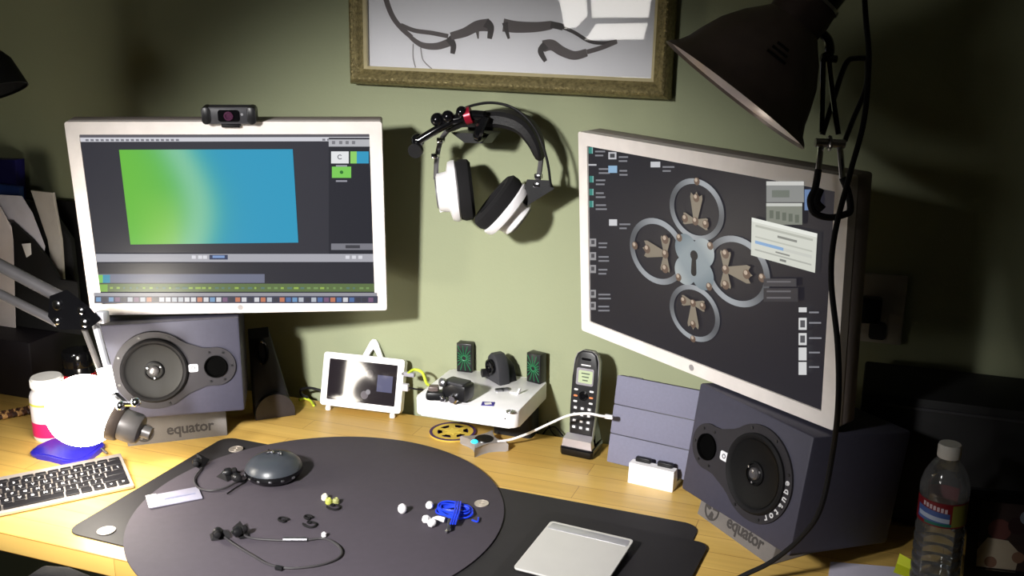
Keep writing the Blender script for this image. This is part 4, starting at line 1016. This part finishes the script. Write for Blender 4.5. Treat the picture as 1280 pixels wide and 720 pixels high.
G().prism([(-tw_/2+.02, th_-.001), (-tw_/2+.045, th_-.001), (-tw_/2+.045, th_+.001), (-tw_/2+.02, th_+.001)], -.006, -.002, XZ).build('button', GREYD, t)

# ================================================================ mats on the desk
MATM = M('black_desk_mat', (38, 36, 38), .62, var=.05, scale=40)
CIRM = M('grey_round_mat', (70, 64, 72), .75, var=.04, scale=90)
a, b, c_ = D(282, 547), D(78, 665), D(875, 658)
w_ = (c_-a).length; dpt = (b-a).length; yw = math.atan2(c_.y-a.y, c_.x-a.x)
t = thing('desk_mat', 'large black rectangular desk mat under the round mat', 'mat', a, yw)
q = circ(.0, 1)
G().prism(rrect(w_, dpt, .022, 5, w_/2, -dpt/2), 0, .0022, None, .0006, 1).build('sheet', MATM, t)
Z1 = DESK+.0024
CC = Vector((-.775, -.413, Z1)); CR = .284
t = thing('round_mat', 'large dark grey round mat lying on the black desk mat', 'mat', CC); G().lathe([(CR-.001, 0), (CR, .0008), (CR, .0026), (CR-.001, .0032), (0, .0032)], 96).build('disc', CIRM, t)
Z2 = Z1+.0034
m1, m2, m3 = D(686, 641), D(886, 683), D(600, 752)
u_ = (m2-m1).normalized(); v_ = Vector((u_.y, -u_.x, 0)); wd = (m2-m1).length
t = thing('mouse_mat', 'smaller black mat under the silver trackpad', 'mat', Vector((m1.x, m1.y, Z1)), math.atan2(u_.y, u_.x))
G().prism(rrect(wd, .24, .015, 5, wd/2, -.12), 0, .0022, None, .0006, 1).build('sheet', M('black_mouse_mat', (32, 30, 32), .6), t)
Z3 = Z1+.0024
def mat_pt(x, y, z=Z2): return D(x, y, z)
GM = M('nickel_coin', (196, 186, 176), .35, .7)
coin(D(133, 664, Z1), .0135, 'silver coin on the outer corner of the black desk mat', mat=GM)
coin(D(295, 562, Z2-.001), .0125, 'silver coin at the rim of the round mat by the speaker wedge', mat=GM)
coin(D(602, 630, Z2), .0115, 'silver coin beside the blue earphone cable', mat=GM)
# trackpad
a, b, c_ = D(689, 656, .752), D(792, 680, .752), D(647, 712, .748)
yw = math.atan2(b.y-a.y, b.x-a.x); TW = .130
t = thing('trackpad', 'silver square trackpad on the smaller black mat', 'trackpad', (a.x, a.y, Z3), yw)
G().prism(rrect(TW, TW, .006, 4, TW/2, -TW/2), .0025, .006, Matrix.Rotation(R_(4), 4, 'X') @ Matrix.Translation((0, 0, .009)), .001).build('top', M('trackpad_silver', (206, 204, 200), .42, .25, var=.02), t, flat=True)
G().box((TW/2, -.013, .009), (TW-.004, .02, .012), .004).build('battery_tube', ALU, t)
G().box((TW/2, -TW+.012, .0022), (TW-.03, .01, .0035), .001).build('foot', RUBBER, t)

# ================================================================ things on the round mat
p = mat_pt(343, 596); t = thing('travel_speaker', 'glossy dark round pebble speaker with a silver mark on the round mat', 'speaker', (p.x, p.y, Z2))
rr = .047
G().lathe([(rr*.72, 0), (rr*.9, .004), (rr, .012), (rr*.985, .018)], 40).build('base', GLOSSB, t)
tp_ = G().lathe([(rr*.985, .018), (rr*.93, .025), (rr*.75, .033), (rr*.45, .038), (0, .040)], 40, cap0=False).build('dome', M('pebble_black', (58, 62, 68), .34), t)
for k in range(7):
    a = R_(200+24*k); q = Vector((rr*.99*math.cos(a), rr*.99*math.sin(a), .012)); G().box(q, (.006, .004, .004), .0015, rot=(0, 0, a+math.pi/2)).build('vent', STEEL, t)
G().tube([(-.012, -.002, .0408), (-.006, .007, .0412), (.001, .000, .0416), (.007, .008, .041), (.013, .001, .0402)], .0021, 6).build('mark', CHROME, t)
def earbud(parent, c, a, mat):
    m = Matrix.Translation(c) @ Matrix.Rotation(a, 4, 'Z') @ Matrix.Rotation(R_(80), 4, 'X')
    e = G().lathe([(.004, -.008), (.0072, -.006), (.0078, .0), (.006, .004), (.003, .006)], 18, m).build('earbud', mat, parent)
    G().lathe([(.003, .005), (.0056, .007), (.0048, .012), (.002, .0135), (0, .0135)], 16, m).build('ear_tip', RUBBER, e)
    G().lathe([(.0045, -.0095), (.0045, -.008)], 14, m).build('cap', CHROME, e)
def loop_on_mat(pts, z): return [D(x_, y_, z) for x_, y_ in pts]
# first earphones with the stiff cable
o = mat_pt(270, 605); t = thing('earphones', 'black neckband earphones in a loop beside the pebble speaker', 'earphones', o)
R0 = [q-o for q in loop_on_mat([(252, 585), (243, 598), (247, 609), (262, 613), (280, 610), (296, 602)], Z2+.003)]
G().tube(R0, .0018, 8).build('cable', M('grey_cable', (62, 60, 62), .4), t)
G().tube([q-o for q in loop_on_mat([(284, 617), (294, 610), (306, 602), (312, 590), (326, 575), (336, 562)], Z2+.0022)], .0012, 6).build('thin_cable', RUBBER, t)
earbud(t, D(246, 578, Z2+.010)-o, .5, BLACK); earbud(t, D(286, 590, Z2+.009)-o, 2.2, BLACK); earbud(t, D(296, 597, Z2+.009)-o, 1.0, BLACK)
G().hull([D(x_, y_, Z2+dz)-o for x_, y_, dz in ((246, 566, .022), (252, 572, .016), (258, 580, .003), (244, 583, .003), (250, 586, .002), (262, 574, .008))]).build('ear_fin', RUBBER, t)
G().hull([D(x_, y_, Z2+dz)-o for x_, y_, dz in ((270, 596, .001), (284, 602, .001), (280, 588, .012), (302, 590, .003), (290, 586, .010))]).build('ear_fin', RUBBER, t)
# second earphones
o = mat_pt(350, 685); t = thing('earphones', 'black neckband earphones with an inline remote lying on the round mat', 'earphones', o)
G().tube([q-o for q in loop_on_mat([(276, 668), (292, 680), (315, 694), (335, 705), (360, 710), (395, 707), (420, 699), (427, 690), (420, 680), (404, 673), (380, 675), (345, 675), (312, 672), (302, 664)], Z2+.003)], .0016, 8).build('cable', M('grey_cable', (62, 60, 62), .4), t)
a_, b_ = D(354, 674, Z2+.0045)-o, D(384, 674, Z2+.0045)-o; G().tube([a_, b_], .0032, 8, smooth=False).build('remote', STEEL, t)
G().box(D(349, 710, Z2+.003)-o, (.012, .006, .006), .0015).build('splitter', BLACK, t)
earbud(t, D(272, 666, Z2+.009)-o, .6, BLACK); earbud(t, D(298, 664, Z2+.010)-o, 2.4, BLACK)
G().hull([D(x_, y_, Z2+dz)-o for x_, y_, dz in ((262, 668, .002), (272, 660, .014), (286, 664, .010), (280, 674, .001), (264, 676, .001), (288, 672, .002))]).build('ear_fin', RUBBER, t)
G().hull([D(x_, y_, Z2+dz)-o for x_, y_, dz in ((290, 660, .006), (300, 651, .012), (308, 662, .006), (300, 674, .001), (312, 672, .001))]).build('ear_fin', RUBBER, t)
p = D(405, 669, Z2+.003); t = thing('ear_tip', 'tiny white tip lying inside the loop of the remote cable', 'ear tip', (p.x, p.y, Z2)); G().lathe([(.002, 0), (.004, .002), (.0036, .006), (.0016, .008), (0, .008)], 16).build('cone', WC, t)
# foam tips
YG = M('yellow_green_tip', (176, 180, 84), .5)
for (x_, y_, mt_, lb) in ((406, 622, M('pale_tip', (226, 226, 200), .5), 'pale cream ear tip next to the yellow-green pair'), (411, 627, YG, 'yellow-green ear tip touching the cream one'), (420, 627, M('olive_tip', (150, 152, 96), .4), 'olive ear tip beside the wire ear hook')):
    p = D(x_, y_, Z2+.004); t = thing('ear_tip', lb, 'ear tip', (p.x, p.y, Z2)); G().lathe([(.0042, 0), (.0056, .002), (.0054, .007), (.003, .010), (.0018, .009), (0, .006)], 18).build('cone', mt_, t)
# ear hooks
def hookshape(x_, y_, s_, a, label):
    p = D(x_, y_, Z2); t = thing('ear_hook', label, 'ear hook', (p.x, p.y, Z2), a)
    G().tube([(-.010*s_, .004*s_, .002), (-.006*s_, .007*s_, .002), (.002*s_, .006*s_, .002), (.006*s_, 0, .002), (.002*s_, -.006*s_, .002), (-.008*s_, -.007*s_, .002), (-.014*s_, -.005*s_, .002)], .0017, 8).build('hook', RUBBER, t)
    G().torus(Matrix.Translation((-.010*s_, .004*s_, .0022)), .003, .0014, 14, 6).build('eyelet', RUBBER, t)
hookshape(352, 650, .75, 2.9, 'small black rubber ear hook above the inline remote'); hookshape(384, 647, .65, 2.7, 'smallest black rubber ear hook near the wire ones')
hookshape(390, 658, 1.0, -.3, 'black rubber ear hook with a wide open curve'); hookshape(420, 636, 1.0, -.2, 'thin dark ear hook beside the yellow-green tips')
# plastic sachet
pts = [D(x_, y_, Z2) for x_, y_ in ((183, 621), (247, 609), (255, 625), (188, 637))]; c0 = sum(pts, Vector())/4; e_ = (pts[1]-pts[0]); ln = e_.length; wd2 = (pts[3]-pts[0]).length
t = thing('plastic_sachet', 'clear white plastic sachet on the round mat near the keyboard', 'sachet', c0, math.atan2(e_.y, e_.x))
G().box((0, 0, .0016), (ln, wd2*.92, .0024), .001).build('pouch', M('cloudy_plastic', (168, 166, 184), .25), t); G().box((-ln/2+.006, 0, .003), (.016, wd2*.95, .0012), .0005).build('flap', M('white_plastic', (232, 230, 226)), t); G().box((.008, -.002, .003), (ln*.6, .004, .0007)).build('print', M('faint_print', (132, 134, 160), .4), t)
# white ball
p = D(503, 636, Z2+.007); tag(G().lathe([(.0, 0), (.004, .0005), (.0068, .004), (.0072, .008), (.006, .012), (.003, .0145), (.0016, .0150), (0, .0145)], 24, Matrix.Translation((0, 0, -.0))).build('bead', WC), 'small white bead alone on the round mat', 'bead').location = (p.x, p.y, Z2)
# blue earphones
o = mat_pt(565, 643); t = thing('earphones', 'bright blue cabled earphones coiled on the round mat', 'earphones', o)
BC = M('blue_cable', (30, 62, 214), .4)
cc = D(568, 640, Z2)-o
for k in range(7):
    pts = []
    for i in range(16):
        a = 2*math.pi*i/16; rx = .030-.0016*k+.002*math.sin(k*2.1); ry = .020-.0018*k+.003*math.cos(k*1.7); rot = .12*(k-3)
        x_, y_ = rx*math.cos(a), ry*math.sin(a); pts.append(Vector((cc.x+x_*math.cos(rot)-y_*math.sin(rot)+.003*math.sin(k*1.3), cc.y+x_*math.sin(rot)+y_*math.cos(rot)+.003*math.cos(k*2.3), .002+.0016*(k % 4)+.0012*math.sin(a*2+k))))
    G().tube(pts, .0014, 6, 3, closed=True).build('cable_loop', BC, t)
for k in range(3): G().tube([q-o for q in (D(570+k*3, 627, Z2+.010), D(568+k*3, 640, Z2+.0125), D(563+k*3, 655, Z2+.009))], .0014, 6).build('cable_wrap', BC, t)
G().tube([q-o for q in loop_on_mat([(590, 650), (597, 652), (598, 647)], Z2+.003)], .0014, 6).build('cable_end', BC, t)
for (x_, y_, a) in ((537, 632, .4), (534, 649, 1.4), (541, 653, 2.4)): 
    q = D(x_, y_, Z2+.007)-o; e = G().lathe([(.003, -.008), (.006, -.005), (.0064, .0), (.004, .004)], 16, Matrix.Translation(q) @ Matrix.Rotation(a, 4, 'Z') @ Matrix.Rotation(R_(75), 4, 'X')).build('earbud', WC, t)
G().tube([D(541, 650, Z2+.006)-o, D(548, 648, Z2+.007)-o, D(556, 650, Z2+.006)-o], .004, 8).build('clear_hook', WC, t)
G().tube([D(562, 650, Z2+.006)-o, D(561, 662, Z2+.005)-o], .0034, 10, smooth=False).build('jack_plug', GREYD, t); G().tube([D(561, 660, Z2+.005)-o, D(557, 665, Z2+.004)-o], .0018, 8, smooth=False).build('jack_tip', CHROME, t)

# ================================================================ right end of the desk
p = D(1166, 733); t = thing('water_bottle', 'clear plastic water bottle with a white cap and a red and blue label', 'bottle', (p.x, p.y, DESK))
PET = glass_mat('clear_pet', .08, (.93, .94, .95), 1.6, .07)
rb = .031; prof = [(rb*.80, 0), (rb*.97, .005)]
for k in range(6): z = .012+k*.0145; prof += [(rb, z), (rb, z+.006), (rb*.94, z+.009), (rb*.94, z+.011)]
prof += [(rb*.97, .100), (rb*.97, .138), (rb, .142), (rb*.98, .152), (rb*.86, .166), (rb*.62, .180), (rb*.42, .188), (rb*.38, .190), (rb*.38, .196)]
G().lathe(prof, 40, cap1=False).build('bottle_body', PET, t)
G().lathe([(rb*.94, .003), (rb*.90, .095), (rb*.9, .118), (0, .118)], 32).build('water', glass_mat('water', .02, (.88, .90, .90), 1.33), t)
cp_ = G().lathe([(rb*.46, .190), (rb*.47, .191), (rb*.47, .205), (rb*.43, .208), (0, .208)], 32).build('cap', WHITE, t)
lb_ = G().lathe([(rb*.985, .102), (rb*.985, .136)], 40, cap0=False, cap1=False).build('label', M('label_red', (120, 24, 34), .5), t)
def wrap(a0, a1, z0, z1, rr, mat, slope=0):
    g = G(); n = 14; A = []; B = []
    for i in range(n+1):
        a = R_(a0+(a1-a0)*i/n); f = slope*i/n
        A.append(g.bm.verts.new((rr*math.cos(a), rr*math.sin(a), z0+f))); B.append(g.bm.verts.new((rr*math.cos(a), rr*math.sin(a), z1+f)))
    for i in range(n): g.bm.faces.new((A[i], A[i+1], B[i+1], B[i]))
    g.build('label_print', mat, lb_)
wrap(200, 285, .108, .126, rb*.99, M('label_blue', (70, 96, 160), .5), -.004); wrap(205, 285, .112, .118, rb*.993, M('label_snow', (176, 190, 214), .5), -.003)
wrap(225, 290, .104, .108, rb*.992, M('label_teal', (30, 110, 96), .5)); wrap(290, 340, .104, .134, rb*.99, M('label_olive', (128, 130, 60), .5))
for k in range(7): wrap(218+9*k, 224+9*k, .127-.0007*k, .133-.0007*k, rb*.993, M('label_letters', (206, 190, 200), .5))
# paper and sticky flag
pts = [D(1038, 703), D(1136, 711), D(1140, 760), D(1030, 755)]; c0 = sum(pts, Vector())/4
t = thing('note_paper', 'pale lilac sheet of paper lying beside the water bottle', 'paper', c0); G().prism([(q.x-c0.x, q.y-c0.y) for q in pts], 0, .0012).build('sheet', M('lilac_paper', (206, 202, 220), .8), t)
p = D(1130, 712, .744); t = thing('sticky_flag', 'yellow-green sticky flag curling up against the water bottle', 'sticky note', (p.x, p.y, DESK+.0013), R_(-20))
g = G(); 
for sgn, th in ((1, 0),):
    v = [Vector((-.010, -.012, 0)), Vector((.012, -.012, 0)), Vector((.010, .004, .004)), Vector((-.012, .004, .006)), Vector((.006, .012, .014)), Vector((-.012, .012, .018))]
    top_ = [g.bm.verts.new(q) for q in v]; bot = [g.bm.verts.new(q+Vector((0, .0006, -.0005)) if q.z > 0 else q+Vector((0, 0, -.0004))) for q in v]
    for f in ((0, 1, 2, 3), (3, 2, 4, 5)): g.bm.faces.new([top_[i] for i in f]); g.bm.faces.new([bot[i] for i in reversed(f)])
g.build('flag', M('neon_note', (196, 206, 30), .7), t)
# framed photograph
p = D(1252, 728); t = thing('photo_frame', 'small black framed photograph beside the water bottle', 'picture frame', m=Matrix.Translation((p.x, p.y, DESK)) @ Matrix.Rotation(R_(8), 4, 'Z') @ Matrix.Rotation(R_(-10), 4, 'X'))
fw, fh = .098, .125
G().ring_prism(rrect(fw, fh, .003, 2, 0, fh/2), rrect(fw-.03, fh-.03, .001, 2, 0, fh/2), -.012, .0, XZ).build('frame', GLOSSB, t)
G().prism(rrect(fw-.01, fh-.01, .001, 2, 0, fh/2), -.014, -.0085, XZ).build('back_board', BLACKM, t)
P = Paint(); P.rect(-fw/2+.014, .014, fw/2-.014, fh-.014, (60, 44, 42)); P.disc(-.006, fh*.56, .015, (120, 70, 66)); P.disc(.016, fh*.62, .012, (52, 24, 28)); P.poly([(-.032, .016), (.018, .016), (.022, .040), (.006, .056), (-.020, .058), (-.032, .040)], (214, 200, 176)); P.disc(-.014, .024, .008, (150, 112, 92)); P.disc(.020, .034, .008, (160, 120, 98)); P.disc(.028, fh*.72, .010, (150, 160, 176))
P.build('photograph', PRINT, t, Matrix.Translation((0, -.0005+.009, 0)))
G().prism(rrect(fw-.028, fh-.028, .001, 2, 0, fh/2), -.0055, -.0045, XZ).build('glass', glass_mat('photo_glass'), t)
G().hull([(-.015, .013, .06), (.015, .013, .06), (-.018, .045, .012), (.018, .045, .012), (-.018, .041, .010), (.018, .041, .010)]).build('easel_back', BLACKM, t)
# outlet plate on the wall
a, b = W(1078, 340), W(1121, 430); ow, oh = .075, abs(a.z-b.z)
t = thing('outlet_plate', 'pale outlet plate with a dark plug on the unlit wall', 'outlet', ((a.x+b.x)/2, WALL, (a.z+b.z)/2))
G().box((0, -.003, 0), (ow, .006, oh), .002).build('plate', M('outlet_ivory', (170, 166, 158), .4), t); G().box((-.012, -.016, .0), (.03, .02, .042), .003).build('plug', BLACK, t); G().prism(rrect(.026, .03, .006, 3, 0, -.036), .006, .0075, XZ).build('socket', GREYD, t)
# black cabinet below it
t = thing('black_case', 'black equipment case standing on the desk against the unlit wall', 'case', (.30, -.06, DESK))
G().box((0, 0, .105), (.62, .15, .20), .004).build('body', BLACKM, t); G().box((0, -.077, .19), (.56, .004, .004)).build('seam', GREYD, t)
for sx in (-1, 1): G().box((sx*.26, 0, .0025), (.04, .10, .005)).build('foot', RUBBER, t)

# ================================================================ odd edges of the frame
# office chair whose back rises below the desk edge
ct = W(76, 714, -.72)
t = thing('office_chair', 'dark grey office chair pushed against the front of the desk', 'chair', (ct.x, ct.y-.05, 0))
CH = M('chair_mesh', (26, 25, 27), .8, bump=.2, spec=.2)
zt = ct.z
ol = [(-.20, 0), (-.20, .20), (-.16, .27), (-.08, .300), (0, .306), (.08, .300), (.16, .27), (.20, .20), (.20, 0)]
G().prism([(x_*.50, y_) for x_, y_ in ol], -.02, .02, Matrix.Translation((0, .05, zt-.306)) @ XZ, .012, 3).build('backrest', CH, t)
G().box((0, -.20, .45), (.46, .44, .07), .03, seg=3).build('seat', CH, t)
G().tube([(0, .06, zt-.2), (0, .05, .5), (0, -.06, .42)], .018, 10).build('spine', BLACK, t)
G().cyl((0, -.2, .09), (0, -.2, .42), .025).build('gas_post', BLACK, t)
for k in range(5):
    a = R_(72*k+18); e_ = Vector((.26*math.cos(a), -.2+.26*math.sin(a), .07)); l_ = G().tube([(0, -.2, .10), e_], .017, 8, smooth=False).build('base_leg', BLACK, t)
    G().cyl((e_.x, e_.y-.012, .03), (e_.x, e_.y+.012, .03), .03).build('castor', RUBBER, l_)
# dark lamp shade at the far left
q = W(-14, 84, -.40)
t = thing('arc_lamp', 'unlit black shade of a slim floor lamp beyond the file box', 'lamp', (q.x-.16, -.80, 0))
oo = Vector((q.x-.16, -.80, 0)); s0 = q-oo
G().lathe([(.060, -.045), (.062, -.045), (.052, .0), (.034, .026), (.014, .036), (.014, .06), (0, .06)], 28, Matrix.Translation(s0+Vector((-.024, 0, .0))) @ Matrix.Rotation(R_(-20), 4, 'Y'), cap0=False).build('shade', BLACKM, t)
G().tube([s0+Vector((-.03, 0, .05)), s0+Vector((-.06, -.1, .2)), (0, 0, 1.5)], .008).build('arm', BLACKM, t); G().cyl((0, 0, .02), (0, 0, 1.5), .011).build('pole', BLACKM, t); G().lathe([(.13, 0), (.13, .015), (.02, .025)], 32).build('base', BLACKM, t)
